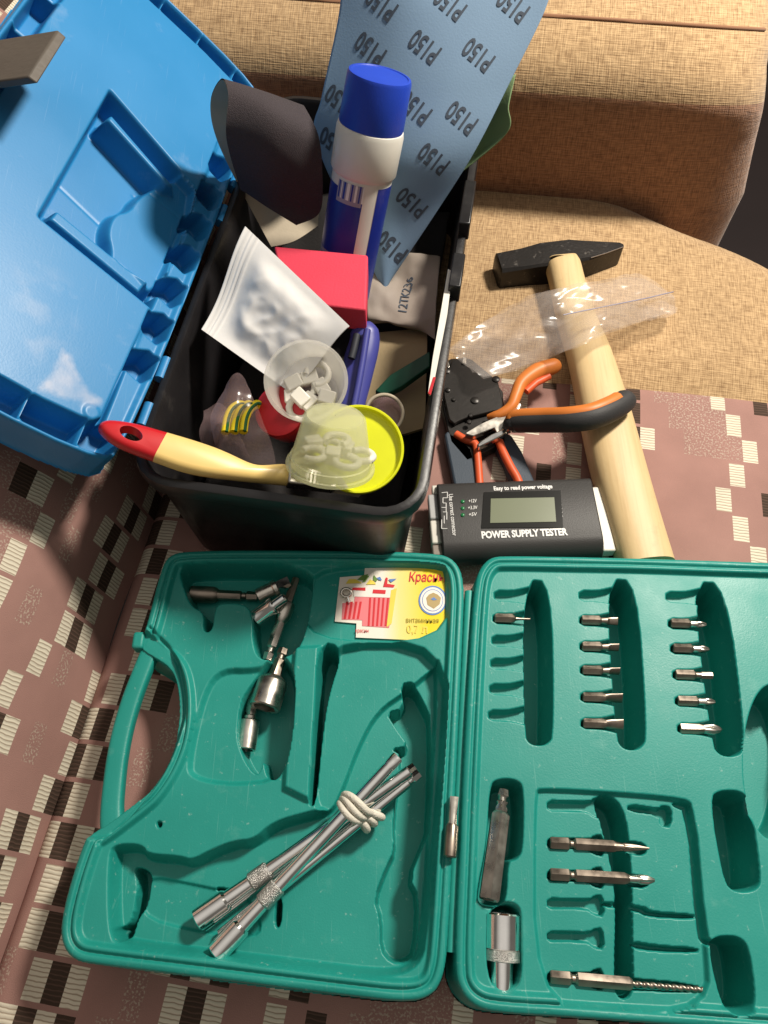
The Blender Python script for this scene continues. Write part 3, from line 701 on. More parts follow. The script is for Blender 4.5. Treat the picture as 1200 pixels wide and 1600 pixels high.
# latch clip on the free edge of the lid
_t = [PP(90, 46, HO + ln * .045, ln), PP(44, 119, HO + ln * .045, ln)]
_a = [(q_ - HO) @ ey for q_ in _t]; _b = .151
lq = [HO + ey * _a[0] + lo * (LW + .004) - ln * .004, HO + ey * _a[1] + lo * (LW + .004) - ln * .004, HO + ey * _a[1] + lo * _b + ln * .045, HO + ey * _a[0] + lo * _b + ln * .045]
slab('latch', lq, lo, .006, M['latch'], tb, bev=.001)

# ------------------------------------------------------------------ things in the toolbox
def ctr(*p): return np.mean([np.array(q) for q in p], 0)
# blue sandpaper sheet
G = [[(535, -60, .245), (640, -60, .255), (740, -60, .258), (868, -40, .255)],
     [(530, 20, .222), (630, 20, .235), (735, 20, .238), (849, 22, .238)],
     [(503, 150, .182), (590, 150, .195), (690, 140, .205), (797, 128, .208)],
     [(492, 212, .158), (575, 240, .165), (655, 250, .17), (742, 236, .175)],
     [(535, 320, .122), (590, 345, .125), (640, 335, .13), (683, 330, .135)],
     [(596, 448, .082), (600, 452, .082), (604, 450, .082), (609, 440, .083)]]
Gs = [[P(*c) for c in r_] for r_ in G]
S = cubic(Gs, 14, 16); bs = S.copy()
bsand = thing('sandpaper_sheet', 'blue sandpaper sheet printed P150, standing up behind the white bottle', 'sandpaper', P(600, 452, .072))
sheet('paper', S, M['bsand'], bsand, th=.0005)
nb = normals(S); flipn = 1 if np.mean(nb[..., 1]) < 0 else -1
spts = S.reshape(-1, 3)
def proj(Wp): r_ = Wp - CP; k_ = 1200 / (r_ @ CF); return np.array([600 + k_ * r_[0], 800 - k_ * (r_ @ CU)])
sp2 = np.array([proj(q) for q in spts])
def on_sheet(u, v):
    d2 = ((sp2 - (u, v)) ** 2).sum(1); i = np.argsort(d2)[:3]
    i0 = int(np.argmin(d2)); n0 = nb.reshape(-1, 3)[i0] * flipn
    return spts[i0], n0
PR = [(600, 2), (707, 6), (806, 6), (578, 78), (662, 76), (752, 86), (530, 156), (720, 180), (524, 224), (675, 246), (643, 318), (613, 384), (650, 165)]
for (u, v) in PR:
    c, n0 = on_sheet(u, v)
    a = P(u, v, c[2]); dv = PP(u - 20, v - 17, c, n0) - PP(u, v, c, n0)
    e1 = unit(dv); e2 = np.cross(n0, e1)
    w_k = np.linalg.norm(dv) / math.hypot(20, 17)
    def onsh(x, y, c=c, e1=e1, e2=e2):
        W = c + e1 * x + e2 * y; i0 = int(np.argmin(((spts - W) ** 2).sum(1))); n1 = nb.reshape(-1, 3)[i0] * flipn
        return W - n1 * ((W - spts[i0]) @ n1) + n1 * .0007
    lettering('print', 'P150', .0185, c, e1, e2, M['sandink'], bsand, bold=.022, wmax=50 * w_k, mapf=onsh)
# green sheet behind it
Sg = cubic([[P(770, 140, .19), P(790, 124, .197), P(806, 116, .20)], [P(745, 200, .165), P(770, 180, .175), P(795, 165, .185)], [P(722, 240, .148), P(750, 232, .152), P(792, 208, .168)], [P(696, 285, .125), P(705, 280, .128), P(716, 273, .135)]], 8, 8)
gs = sheet('sandpaper_sheet', Sg, M['gpaper'], None, P(700, 280, .125), th=.0006)
tag(gs, 'green paper edge sticking out behind the blue sandpaper', 'sandpaper')
# curled dark sandpaper
G = [[(424, 386, .104), (460, 377, .105), (497, 353, .106)],
     [(376, 296, .118), (440, 300, .118), (500, 290, .118)],
     [(338, 215, .175), (420, 230, .17), (500, 238, .165)],
     [(329, 158, .205), (400, 168, .20), (482, 190, .19)],
     [(346, 124, .228), (410, 143, .22), (474, 166, .208)],
     [(357, 150, .232), (425, 172, .226), (496, 210, .205)],
     [(354, 215, .212), (430, 235, .205), (503, 260, .185)],
     [(374, 288, .168), (425, 308, .165), (500, 330, .15)],
     [(378, 296, .163), (428, 330, .155), (463, 352, .145)]]
S = cubic([[P(*c) for c in r_] for r_ in G], 8, 14)
roll = thing('sandpaper_roll', 'dark curled sandpaper with buff backing beside the blue lid', 'sandpaper', P(440, 386, .08))
n0 = normals(S); sg = 1 if n0[8 * 6, 20] @ (CP - S[8 * 6, 20]) > 0 else -1
sheet('abrasive_face', S + n0 * sg * .0006, M['abras'], roll)
sheet('backing', S - n0 * sg * .0003, M['backing'], roll)

# white bottle with blue cap
A = P(594, 116, .236); Bm = P(549, 372, .128); d = unit(A - Bm); Bb = A - d * .166
bt = thing('bottle', 'white and blue round bottle with a blue cap, leaning in the toolbox', 'bottle', Bb)
turned('body', Bb, A, [(0, .5), (0, 20), (2, 22), (101, 22), (102, 22.8), (104, 24.0), (130, 24.0), (133, 23.2), (134, 21), (136, 20)], M['white'], bt, n=40)
turned('cap', Bb, A, [(133.5, 1), (133.5, 22.6), (135, 22.9), (164, 22.0), (166, 21.2), (166.2, 19.5), (165.6, 19), (165.4, 1)], M['capblue'], bt, n=40)
def wrap(name, t0, t1, a0, a1, r_, m_, cut=None, nn=24):
    s_, w_, d_ = frame(Bb, A); V, F = [], []
    for i in range(nn + 1):
        a = R(a0 + (a1 - a0) * i / nn); lowt = t0 if cut is None else t0 + cut * (i / nn)
        for t_ in (lowt, t1): V.append(Bb + d_ * t_ / 1000 + (s_ * math.cos(a) + w_ * math.sin(a)) * r_ / 1000)
        if i: F.append((2 * i - 2, 2 * i, 2 * i + 1, 2 * i - 1))
    return mk(name, V, F, m_, bt, smooth=180)
s_, w_, d_ = frame(Bb, A); tocam = CP - A; tocam -= d_ * (tocam @ d_); ac = math.degrees(math.atan2(tocam @ w_, tocam @ s_))
side = 1 if (s_ * math.cos(R(ac + 60)) + w_ * math.sin(R(ac + 60)))[0] > 0 else -1   # +: towards the right of the picture
def A_(x): return ac + side * x
wrap('label', 20, 94, A_(-92), A_(9), 22.15, M['lblblue'])
wrap('label', 5, 98, A_(36), A_(95), 22.15, M['lblblue'])
wrap('barcode_patch', 84, 99, A_(-45), A_(7), 22.25, M['lblgrey'])
for k, (a, b) in enumerate([(-42, -39), (-36, -34), (-31, -27), (-24, -18), (-15, -12), (-8, -4), (0, 3), (6, 9)]):
    wrap('barcode_bar', 87, 99, A_(a), A_(b), 22.32, M['twhite'] if k % 2 else M['lblblue'], nn=3)
wrap('label_foot', 10, 44, A_(-92), A_(14), 22.22, M['lblgrey'], cut=0)

# red block
zb = .140
q = [P(428, 384, zb), P(575, 398, zb), P(572, 484, zb), P(448, 470, zb)]
rb = slab('foam_block', q, Z, .022, M['pinkred'], None, P(510, 440, zb - .022), bev=.0015)
tag(rb, 'bright pinkish red block behind the white sachet', 'block')

# white sachet
c4 = [P(386, 357, .158), P(548, 512, .158), P(452, 612, .125), P(314, 514, .130)]
n_ = 64; S = np.zeros((n_, n_, 3)); nn_ = unit(np.cross(c4[1] - c4[0], c4[3] - c4[0])); nn_ = nn_ if nn_[2] > 0 else -nn_
def sach(sign):
    S = np.zeros((n_, n_, 3))
    for i in range(n_):
        for j in range(n_):
            a, b = i / (n_ - 1), j / (n_ - 1)
            p = c4[0] * (1 - a) * (1 - b) + c4[1] * a * (1 - b) + c4[2] * a * b + c4[3] * (1 - a) * b
            k_ = sstep(np.array((a - .15) / .2)) * sstep(np.array((.98 - a) / .2)) * sstep(np.array((b - .06) / .25)) * sstep(np.array((.94 - b) / .25))
            w = mnoise.noise(Vector((a * 4, b * 4, 3))) * .5 + mnoise.noise(Vector((a * 9, b * 9, 1))) * .3
            ridge = .0007 * math.sin(a * 160) if a < .13 else 0
            S[i, j] = p + nn_ * ((.0045 * k_ * sign) + (.0016 * (w * 1.5 + .5 * (.5 - abs(mnoise.noise(Vector((a * 7 + b * 3, b * 5, 7)))) * 2)) * k_ + ridge + .003 * math.sin(b * 5 + 1) * (a < 2)) + sign * .0003)
    return S
sc_ = thing('sachet', 'wrinkled white sachet with a sealed edge lying on the red block', 'sachet', c4[2])
sheet('front', sach(1), M['paper'], sc_); sheet('back', sach(-1), M['paper'], sc_)

# clear cup with white cable clips
def cup(name, label, C0, axis, r0, r1, h, lip, m_, th=.0012, group=None):
    """open at C0 (radius r1), closed at the far end (radius r0)"""
    A = np.array(C0); t = thing(name, label, 'cup', A - unit(axis) * h)
    B_ = A - unit(axis) * h; L1, L0, H_ = r1 * 1000, r0 * 1000, h * 1000; tt = th * 1000
    turned('wall', B_, A, [(0, .3), (0, L0 - 1), (1, L0), (H_ - 2, L1), (H_ - 2, L1 + lip), (H_, L1 + lip), (H_, L1 - tt), (1.5, L0 - tt), (1.5, .3)], m_, t, n=48, smooth=40)
    return t, A, B_, unit(axis)
tocam1 = unit(CP - P(478, 595, .14))
axc = unit(tocam1 * .80 + Z * .35 + np.array([-.05, .1, 0]))
c1, ca, cb_, cax = cup('plastic_cup', 'clear round cup holding white cable clips, tipped towards us', P(478, 594, .150), axc, .021, .0262, .036, 1.0, M['frost'])
s_, w_, d_ = frame(cb_, ca)
def clip_thing(c, rot, kind, label, group):
    a = s_ * math.cos(rot) + w_ * math.sin(rot); b = np.cross(d_, a)
    if kind == 0:
        o = box('cable_clip', c, a, b, d_, .0115, .0095, .009, M['white'], None, c, bev=.001)
    else:
        pts = [c + a * (.0075 * math.cos(t)) + b * (.0075 * math.sin(t)) for t in np.linspace(.4, 5.2, 14)]
        o = tube('cable_clip', pts, .0024, M['white'], None, c, n=8)
    return tag(o, label, 'clip', group)
base = cb_ + cax * .006
for k, (dx, dy, h, kind) in enumerate([(-10, -2, 0, 0), (-3, 3, 3, 1), (4, -8, 1, 0), (-1, -7, 5, 0), (8, 2, 2, 0), (1, 9, 1, 0), (-6, -10, 3, 1), (11, -5, 4, 0), (6, 10, 5, 1), (-5, -5, 8, 0), (-9, 6, 2, 0)]):
    clip_thing(base + s_ * dx * .0011 + w_ * (dy * .0011) + d_ * h / 1000, k * 1.3, kind, 'white cable clip inside the clear cup', 'clips in the clear cup')
# red cap under it
A = P(436, 640, .118); ax1 = unit(np.array([-.25, -.35, .9]))
rc = turned('red_cap_jar', A - ax1 * .022, A, [(0, .4), (0, 17), (2, 18.5), (18, 19), (21, 18), (22, 15), (22, .4)], M['redcap'], None, A - ax1 * .022, n=36)
tag(rc, 'round red plastic pot under the clear cup', 'pot')
# yellow lid
yc_ = P(560, 702, .112); axy = unit(unit(CP - yc_) * .75 + Z * .5)
yl = turned('round_lid', yc_ - axy * .006, yc_, [(0, .4), (0, 29), (1, 30), (7.5, 30.5), (8, 30), (7.8, 28.8), (4.5, 28), (3.4, 26.5), (3.2, 12), (3.2, .4)], M['yellow'], None, yc_ - axy * .006, n=56)
tag(yl, 'bright yellow round lid behind the milky cup', 'lid')
# upside-down milky cup
rimc = P(516, 729, .131); topc = P(523, 655, .160); axm = unit(topc - rimc)
c2 = thing('plastic_cup', 'upside-down milky cup beside the yellow lid, white clips inside', 'cup', rimc)
turned('wall', rimc, topc, [(2, 25.0), (0, 25.0), (0, 28.2), (2.2, 28.2), (2.4, 26.4), (7, 25.8), (7.4, 24.8), (34, 19.2), (36, 17.5), (36, .4), (35, .4), (34.8, 17), (33, 18.4), (7, 23.8), (2, 25)], M['frost2'], c2, n=48, smooth=40)
s_, w_, d_ = frame(rimc, topc)
for k, (dx, dy, h, kind) in enumerate([(-13, -9, 6, 1), (-4, -13, 5, 0), (4, -12, 6, 1), (12, -9, 7, 0), (0, -3, 6, 0), (-8, 0, 6, 1), (9, 1, 7, 1), (1, -14, 10, 1)]):
    clip_thing(rimc + s_ * dx * .0013 + w_ * dy * .0013 + d_ * h / 1000, k * 1.1 + .5, kind, 'white cable clip seen through the milky cup', 'clips in the milky cup')
# blue-violet handle with a slot
cen = [(566, 505, .118), (570, 530, .112), (562, 565, .106), (554, 600, .10), (545, 640, .094), (538, 672, .088)]
ax_p = catmull([P(*c) for c in cen], 5); w0 = np.interp(np.linspace(0, 1, len(ax_p)), [0, .12, .35, .6, 1], [.006, .0105, .012, .0115, .010])
hb = thing('scraper_grip', 'blue violet plastic tool handle with a slot, beside the red block', 'scraper', P(538, 672, .088))
tube('grip', ax_p, w0, M['purple'], hb, n=20, flat=.7)
tube('slot', [P(558, 523, .1205), P(553, 545, .1175), P(549, 560, .115)], .0028, M['ink'], hb, n=8)
tube('ridge', [P(574, 515, .124), P(567, 560, .1165), P(560, 600, .110), P(552, 640, .1035)], .0026, M['purple'], hb, n=8)
# cardboard, green strip, ring
q = [P(585, 520, .060), P(668, 512, .066), P(664, 668, .055), P(590, 690, .05), P(560, 640, .052)]
o = slab('cardboard_piece', q, Z, .003, M['card'], None, P(610, 600, .052)); tag(o, 'flat brown cardboard piece at the bottom under the green strip', 'cardboard')
q = [P(586, 610, .074), P(610, 585, .076), P(672, 548, .085), P(672, 572, .085), P(628, 604, .076), P(600, 618, .074)]
o = slab('plastic_strip', q, Z, .006, M['green'], None, P(620, 600, .068), bev=.001); tag(o, 'dark green plastic strip lying on the cardboard', 'strip')
rcn = P(600, 646, .085); axr = unit(unit(CP - rcn) * .8 + Z * .3)
s_, w_, d_ = frame(rcn, rcn + axr)
o = thing('jar', 'small clear jar with a pale rim, half behind the yellow lid', 'jar', rcn - axr * .03)
turned('wall', rcn - axr * .025, rcn, [(0, .3), (0, 12), (24, 13.6), (25, 13.6), (25, 13), (1, 11.2), (1, .3)], M['zip'], o, n=36, smooth=40)
tube('rim', [rcn + s_ * .0138 * math.cos(t) + w_ * .0138 * math.sin(t) for t in np.linspace(0, 2 * math.pi, 36, endpoint=False)], .0014, M['backing'], o, closed=True, n=8)
# grey packet with printed number
G = [[(560, 400, .095), (620, 395, .09), (688, 400, .09)], [(572, 440, .086), (630, 440, .082), (684, 450, .085)], [(574, 490, .078), (625, 500, .078), (680, 490, .085)], [(574, 505, .07), (640, 512, .072), (678, 530, .075)]]
S = wob(wob(cubic([[P(*c) for c in r_] for r_ in G], 14, 16), .004, 40, 4), .0012, 110, 9)
gp = thing('packet', 'grey paper packet with a printed number, in the toolbox corner by the latch', 'packet', P(630, 510, .08))
sheet('wrapper', S, M['greyp'], gp, th=.0008)
c = P(634, 458, .084); e1 = unit(P(640, 430, .085) - P(630, 485, .079)); nn_ = unit(np.cross(P(690, 450, .085) - P(572, 450, .085), e1)); e2 = np.cross(nn_, e1); pk_s, pk_n = S.reshape(-1, 3), normals(S).reshape(-1, 3)
def onpk(x, y):
    W = c + e1 * x + e2 * y; i0 = int(np.argmin(((pk_s - W) ** 2).sum(1))); n1 = pk_n[i0] * (1 if pk_n[i0][2] > 0 else -1)
    return W - n1 * ((W - pk_s[i0]) @ n1) + n1 * .0009
lettering('print', '12TK236', .0095, c, e1, e2, M['sandink'], gp, bold=.01, mapf=onpk)
# dark filling below: black cloth so that nothing hangs in the air
X, Y = np.meshgrid(np.linspace(-BW / 2 + .017, BW / 2 - .017, 40), np.linspace(-BL / 2 + .017, BL / 2 - .017, 80))
H = np.array([[.040 + .014 * mnoise.noise(Vector((x * 22, y * 22, 5))) for x in X[0]] for y in Y[:, 0]])
o = hfield('black_cloth', X, Y, H, BC, ex, ey, Z, mat('black_cloth', (.014, .012, .012), .9, bump=.5, bscale=400), None, BC + Z * .02); solid(o, .002)
tag(o, 'crumpled black cloth at the bottom of the toolbox', 'cloth')
# zip bag with yellow-green wire
G = [[(352, 600, .128), (372, 583, .132), (392, 606, .126)], [(330, 650, .120), (368, 640, .124), (410, 655, .116)], [(335, 690, .112), (375, 690, .112), (425, 695, .106)], [(345, 715, .10), (385, 722, .10), (432, 728, .10)]]
S = wob(cubic([[P(*c) for c in r_] for r_ in G], 8, 10), .005, 60, 2)
zb_ = sheet('zip_bag', S, M['zip'], None, P(385, 722, .1)); tag(zb_, 'small clear zip bag with yellow wire pieces behind the paintbrush', 'bag')
S2 = wob(cubic([[P(c[0], c[1], c[2] - .006) for c in r_] for r_ in [[(318, 640, .11), (340, 630, .11), (360, 640, .11)], [(312, 680, .105), (340, 675, .11), (380, 690, .105)], [(322, 700, .10), (350, 705, .10), (390, 715, .10)]]], 8, 10), .006, 70, 8)
zb2 = sheet('zip_bag', S2, M['zip'], None, P(350, 705, .09)); tag(zb2, 'crumpled empty clear bag against the left wall of the toolbox', 'bag')
for k in range(3):
    b = np.array([k * 14, k * -.5])
    uvp = [(352 + b[0], 676 + b[1]), (355 + b[0], 655), (362 + b[0], 640), (372 + b[0], 633 + b[1]), (380 + b[0] * .9, 633)]
    pts = catmull([P(u, v, .118) for u, v in uvp], 5)
    t = thing('wire_piece', ['yellow wire with green stripe, the one nearest the box wall', 'yellow wire with green stripe, middle of three', 'yellow wire with green stripe, nearest the red cap'][k], 'wire', pts[0], 'yellow wires in the zip bag')
    tube('insulation', pts, .0030, M['wire'], t, n=10)
    tube('stripe', pts + np.array([.0014, -.0008, .0021]), .0012, M['wireg'], t, n=6)

# paintbrush across the front rim
ztop = .1335
top = [(153, 660), (160, 653), (175, 651), (210, 656), (255, 669), (300, 682), (345, 697), (378, 713), (400, 723), (425, 722), (452, 719), (460, 736)]
bot = [(458, 754), (440, 752), (400, 748), (300, 737), (245, 716), (200, 700), (172, 686), (155, 670)]
def brushpart(name, poly, m_, t0=.009):
    p = np.array([P(u, v, ztop) for u, v in poly]); c = p.mean(0)
    ins = lambda k: c + (p - c) * k
    return p
br = thing('paintbrush', 'paintbrush with cream yellow handle and red hanging end across the toolbox rim', 'paintbrush', P(320, 700, RZ))
full_ = chaikin(np.vstack([top, bot]), 2)
def clip_poly(poly, a, b, c):
    out = []
    for i in range(len(poly)):
        p, q = poly[i - 1], poly[i]; fp, fq = a * p[0] + b * p[1] - c, a * q[0] + b * q[1] - c
        if fp * fq < 0: out.append(p + (q - p) * fp / (fp - fq))
        if fq >= 0: out.append(q)
    return np.array(out)
def offset(p, dd):
    a = np.roll(p, 1, 0); b = np.roll(p, -1, 0); t = b - a; t /= np.linalg.norm(t, axis=1, keepdims=True) + 1e-12
    n = np.stack([-t[:, 1], t[:, 0]], 1); area = np.sum(p[:, 0] * b[:, 1] - b[:, 0] * p[:, 1]); n = n if area > 0 else -n
    q_ = p + n * dd
    for _ in range(2): q_ = q_ * .5 + (np.roll(q_, 1, 0) + np.roll(q_, -1, 0)) * .25
    return q_
OB = P(330, 712, ztop); hx_ = unit((P(330, 712, ztop) - P(180, 672, ztop)) * np.array([1, 1, 0])); nB = unit(Z + hx_ * .38)
be1 = unit(hx_ - nB * (hx_ @ nB)); be2 = np.cross(nB, be1)
def BP(u, v, dz=0.0): return PP(u, v, OB, nB) + nB * dz
base3 = np.array([BP(u, v) for u, v in full_]); base2 = np.stack([(base3 - OB) @ be1, (base3 - OB) @ be2], 1)
RB = [(.0042, -.0105), (.0012, -.0095), (0, -.0065), (.0002, -.004), (.0012, -.0018), (.0026, -.0006), (.0042, 0)]
loops = []
for o_, z_ in RB:
    q_ = offset(base2, o_) if o_ else base2; loops.append(OB + q_[:, :1] * be1 + q_[:, 1:] * be2 + nB * z_)
def cut_mesh(o, cutter):
    m_ = o.modifiers.new('c', 'BOOLEAN'); m_.object = cutter; m_.operation = 'DIFFERENCE'; m_.solver = 'EXACT'
    me = bpy.data.meshes.new_from_object(o.evaluated_get(bpy.context.evaluated_depsgraph_get())); o.modifiers.clear(); o.data = me
    bpy.data.objects.remove(cutter)
    me.polygons.foreach_set('use_smooth', np.ones(len(me.polygons), bool)); me.set_sharp_from_angle(angle=R(40))
split = BP(252, 692)
for nm, sg_, mm_ in (('hanging_end', 1, 'red'), ('handle', -1, 'yellowp')):
    o = loft(nm, loops, M[mm_], br, smooth=40); bpy.context.view_layer.update()
    cut_mesh(o, box('cutter', split + be1 * (.1 * sg_), be1, be2, nB, .2, .2, .2, M['red']))
    if sg_ == 1:
        hp = BP(205, 677); ring_ = [hp + be1 * .0072 * math.cos(a) + be2 * .0046 * math.sin(a) for a in np.linspace(0, 2 * math.pi, 24, endpoint=False)]
        cut_mesh(o, loft('cutter', [np.array(ring_) - nB * .03, np.array(ring_) + nB * .03], M['red']))
q = [BP(452, 722, .0008), BP(530, 742, .0008), BP(526, 764, .0008), BP(450, 755, .0008)]
fe = slab('ferrule', q, nB, .010, M['steel'], br, bev=.0015)
turned('rivet', BP(463, 741, .0008), BP(463, 741, .003), [(0, 1.4), (1, 1.4), (1.5, .8), (1.6, .2)], M['bare'], fe, n=12)
for k in range(5):
    tube('ribbing', [BP(484 + 6 * k, 738 + .8 * k, .001), BP(481 + 6 * k, 758 + .6 * k, .001)], .0006, M['ink'] if k % 2 else M['bare'], fe, n=6)
slab('bristles', [BP(530, 743, -.001), BP(570, 753, -.001), BP(566, 770, -.001), BP(526, 763, -.001)], nB, .007, M['backing'], br)

# white and red strip along the right rim
q = [P(700, 420, RZ + .006), P(707, 424, RZ + .006), P(699, 490, RZ + .006), P(680, 588, RZ + .006), P(672, 616, RZ + .006), P(669, 612, RZ + .006), P(676, 560, RZ + .006), P(690, 480, RZ + .006)]
st_ = thing('plastic_strip', 'narrow white strip with red tip on the toolbox rim by the crimping tool', 'strip', P(690, 500, RZ + .004))
slab('strip', q, Z, .002, M['white'], st_)
slab('red_tip', [P(677, 589, RZ + .0065), P(681, 589, RZ + .0065), P(673, 617, RZ + .0065), P(669, 614, RZ + .0065)], Z, .001, M['redcap'], st_)

# ------------------------------------------------------------------ hammer
hz_ = .021
hm = thing('hammer', 'hammer with black iron head and pale wooden handle', 'hammer', P(960, 640, 0))
cl = [(879, 414, 24), (880, 417, 26.5), (887, 445, 27), (901, 500, 30), (922, 560, 34), (943, 640, 39), (965, 730, 42), (985, 800, 42), (1010, 885, 43)]
path, rad = [], []
for u, v, w in cl:
    zz = hz_ + .006 * max(0, 1 - (v - 414) / 120); p = P(u, v, zz); path.append(p); rad.append(w * np.linalg.norm(P(u + 1, v, hz_) - P(u, v, hz_)))
path = catmull(path, 6); rad = catmull(np.array(rad)[:, None], 6)[:, 0]
bevel(tube('handle', path, rad, M['wood'], hm, n=36, flat=.80, sq=.78), .002, 2, 50)
hx = unit(P(978, 372, .03) - P(782, 395, .03)); hx[2] = 0; hx = unit(hx); hy = np.array([-hx[1], hx[0], 0])
hc = P(880, 388, .036); hc[2] = 0
def sec(x, y0, y1, z0, z1, ch=.002):
    c = hc + hx * x
    return np.array([c + hy * (a) + Z * b for a, b in [(y0 + ch, z0), (y1 - ch, z0), (y1, z0 + ch), (y1, z1 - ch), (y1 - ch, z1), (y0 + ch, z1), (y0, z1 - ch), (y0, z0 + ch)]])
loft('head', [sec(-.0615, -.011, .011, .006, .028, .003), sec(-.060, -.013, .013, .004, .030, .003), sec(-.036, -.0135, .0135, .004, .031), sec(-.018, -.015, .015, .003, .0335), sec(.010, -.015, .015, .003, .0335), sec(.024, -.0125, .013, .004, .032), sec(.058, -.0022, .006, .004, .030, .0008), sec(.0605, .0000, .003, .004, .030, .0005)], M['iron'], hm)
tube('worn_edge', [hc + hx * .024 + hy * -.0122 + Z * .0322, hc + hx * .040 + hy * -.0078 + Z * .0312, hc + hx * .0598 + hy * -.0012 + Z * .0302], .0005, M['bare'], hm, n=6)

# clear plastic bag over the hammer handle
ub = [(700, 545), (770, 495), (850, 455), (930, 440), (1000, 430), (1055, 460)]
lb = [(755, 590), (830, 568), (890, 545), (945, 520), (1010, 498), (1058, 487)]
zt = [.034, .036, .052, .056, .040, .026]
nr = 5; G = []
for k in range(nr):
    t = k / (nr - 1); row = []
    for (a, b, z) in zip(ub, lb, zt):
        row.append(P(a[0] * (1 - t) + b[0] * t, a[1] * (1 - t) + b[1] * t, z + .004 * math.sin(t * 7 + a[0] * .03)))
    G.append(row)
S = cubic(G, 16, 22)
bagt = thing('plastic_bag', 'crumpled clear plastic bag draped over the hammer handle', 'bag', P(880, 500, .03))
def wrinkle(S, amp, seed):
    N0 = normals(S); n, m = S.shape[:2]; out = S.copy(); sv = Vector((seed, seed * 3, seed * 2))
    for i in range(n):
        for j in range(m):
            p = Vector(S[i, j]); q = Vector((p.x * .8 + p.y * .3, p.y * 1.7 - p.x * .5, p.z))
            out[i, j] = S[i, j] + N0[i, j] * amp * (1.1 * mnoise.noise(q * 24 + sv) + .75 * (.5 - 2 * abs(mnoise.noise(q * 46 + sv))) +   .06 * mnoise.noise(q * 170 + sv))
    return out
sheet('upper_film', wrinkle(S, .0035, 1.3), M['bag'], bagt)
S3 = S.copy(); S3[:, :, 2] -= .003
sheet('lower_film', wrinkle(S3, .003, 6.1), M['bag'], bagt)
tube('zip_line', [P(880, 492, .062), P(950, 478, .056), P(1010, 466, .045), P(1052, 456, .033)], .0005, M['lblgrey'], bagt, n=6)

# ------------------------------------------------------------------ crimping tool
cr_ = thing('crimping_tool', 'black steel crimping tool with slate and orange handles', 'crimping tool', P(740, 650, 0))
def poly_slab(name, uv, ztop, t, m_, parent, bev=.0008, ch=0):
    p = np.array(uv, float)
    if ch: p = chaikin(p, ch)
    return slab(name, [P(u, v, ztop) for u, v in p], Z, t, m_, parent, bev=bev)
poly_slab('side_plate', [(690, 572), (703, 573), (706, 562), (726, 558), (738, 562), (778, 595), (782, 612), (788, 638), (770, 642), (730, 652), (716, 658), (710, 662), (702, 655), (694, 620)], .0175, .004, M['gunm'], cr_)
poly_slab('jaw_block', [(691, 568), (686, 580), (692, 640), (704, 690), (730, 720), (790, 690), (786, 612), (770, 592), (735, 560), (705, 560)], .0125, .010, M['gunm'], cr_)
poly_slab('die', [(687, 573), (689, 562), (700, 559), (703, 574)], .0165, .010, M['steel'], cr_, .0004)
poly_slab('die', [(722, 567), (724, 557), (729, 559), (728, 568)], .0195, .002, M['steel'], cr_, .0003)
for u, v, r_ in [(698, 580, 3.2), (700, 610, 2.4), (709, 625, 2.0), (742, 626, 3.6), (775, 593, 3.2), (735, 650, 2.0), (733, 660, 2.2)]:
    p = P(u, v, .0175); turned('rivet', p, p + Z, [(0, r_), (1.0, r_), (1.5, r_ * .7), (1.6, .2)], M['gunm'], cr_, n=14)
# handles (soft slate grips with orange bands)
poly_slab('handle', [(700, 672), (694, 678), (706, 740), (716, 790), (752, 790), (744, 725), (738, 700), (720, 686)], .0125, .011, M['slate'], cr_, .002)
poly_slab('handle', [(778, 668), (800, 680), (816, 705), (836, 752), (845, 790), (808, 790), (800, 752), (788, 722), (776, 700)], .0125, .011, M['slate'], cr_, .002)
tube('orange_band', catmull([P(712, 678, .014), P(727, 687, .0145), (P(742, 693, .0145)), P(746, 712, .014), P(749, 750, .013), P(752, 785, .0125)], 5), .0033, M['ored'], cr_, n=10)
tube('orange_band', catmull([P(780, 690, .014), P(786, 706, .0145), P(798, 730, .014), P(810, 752, .013), P(818, 785, .012)], 5), .0036, M['ored'], cr_, n=10)

# ------------------------------------------------------------------ combination pliers
pl_ = thing('pliers', 'small pliers with orange and dark grey handles lying across the hammer handle', 'pliers', P(800, 665, .016))
zp = .0235
poly_slab('jaw', [(727, 676), (750, 662), (775, 651), (800, 645), (806, 652), (796, 672), (776, 676), (772, 668), (752, 676), (740, 681), (728, 678)], zp, .006, M['steel'], pl_, .0012, 0)
poly_slab('jaw', [(745, 694), (752, 688), (768, 678), (790, 668), (800, 662), (797, 668), (785, 680), (765, 690), (748, 698)], zp + .001, .007, M['chrome'], pl_, .0012, 0)
poly_slab('pivot', [(790, 650), (801, 645), (812, 650), (808, 664), (798, 672), (788, 668)], zp + .003, .007, M['steel'], pl_, .0015, 1)
tube('neck', [P(798, 655, zp), P(808, 642, zp), P(811, 634, zp)], .003, M['steel'], pl_, n=8)
h1 = catmull([P(800, 672, .026), P(803, 662, .028), P(816, 659, .032), P(850, 658, .040), P(890, 657, .050), P(925, 652, .054), P(955, 640, .052), P(974, 628, .048), P(977, 622, .046)], 6)
r1 = np.interp(np.linspace(0, 1, len(h1)), [0, .08, .3, .7, .93, 1], [.0065, .0085, .0092, .0098, .0092, .005])
ha = tube('handle', h1, r1, M['dgrey'], pl_, n=16)
tube('orange_band', h1[3:-9] + unit(CP - h1[20]) * .0042 + np.array([-.0005, .0055, .001]), r1[3:-9] * .62, M['orange'], ha, n=12)
h2 = catmull([P(762, 652, .018), P(780, 648, .022), P(798, 636, .025), P(806, 618, .027), P(815, 598, .028), P(838, 581, .028), P(862, 573, .027), P(868, 569, .026)], 6)
r2 = np.interp(np.linspace(0, 1, len(h2)), [0, .1, .5, .75, .95, 1], [.0022, .0042, .0052, .0075, .0065, .003])
tube('handle', h2, r2, M['orange'], pl_, n=16)
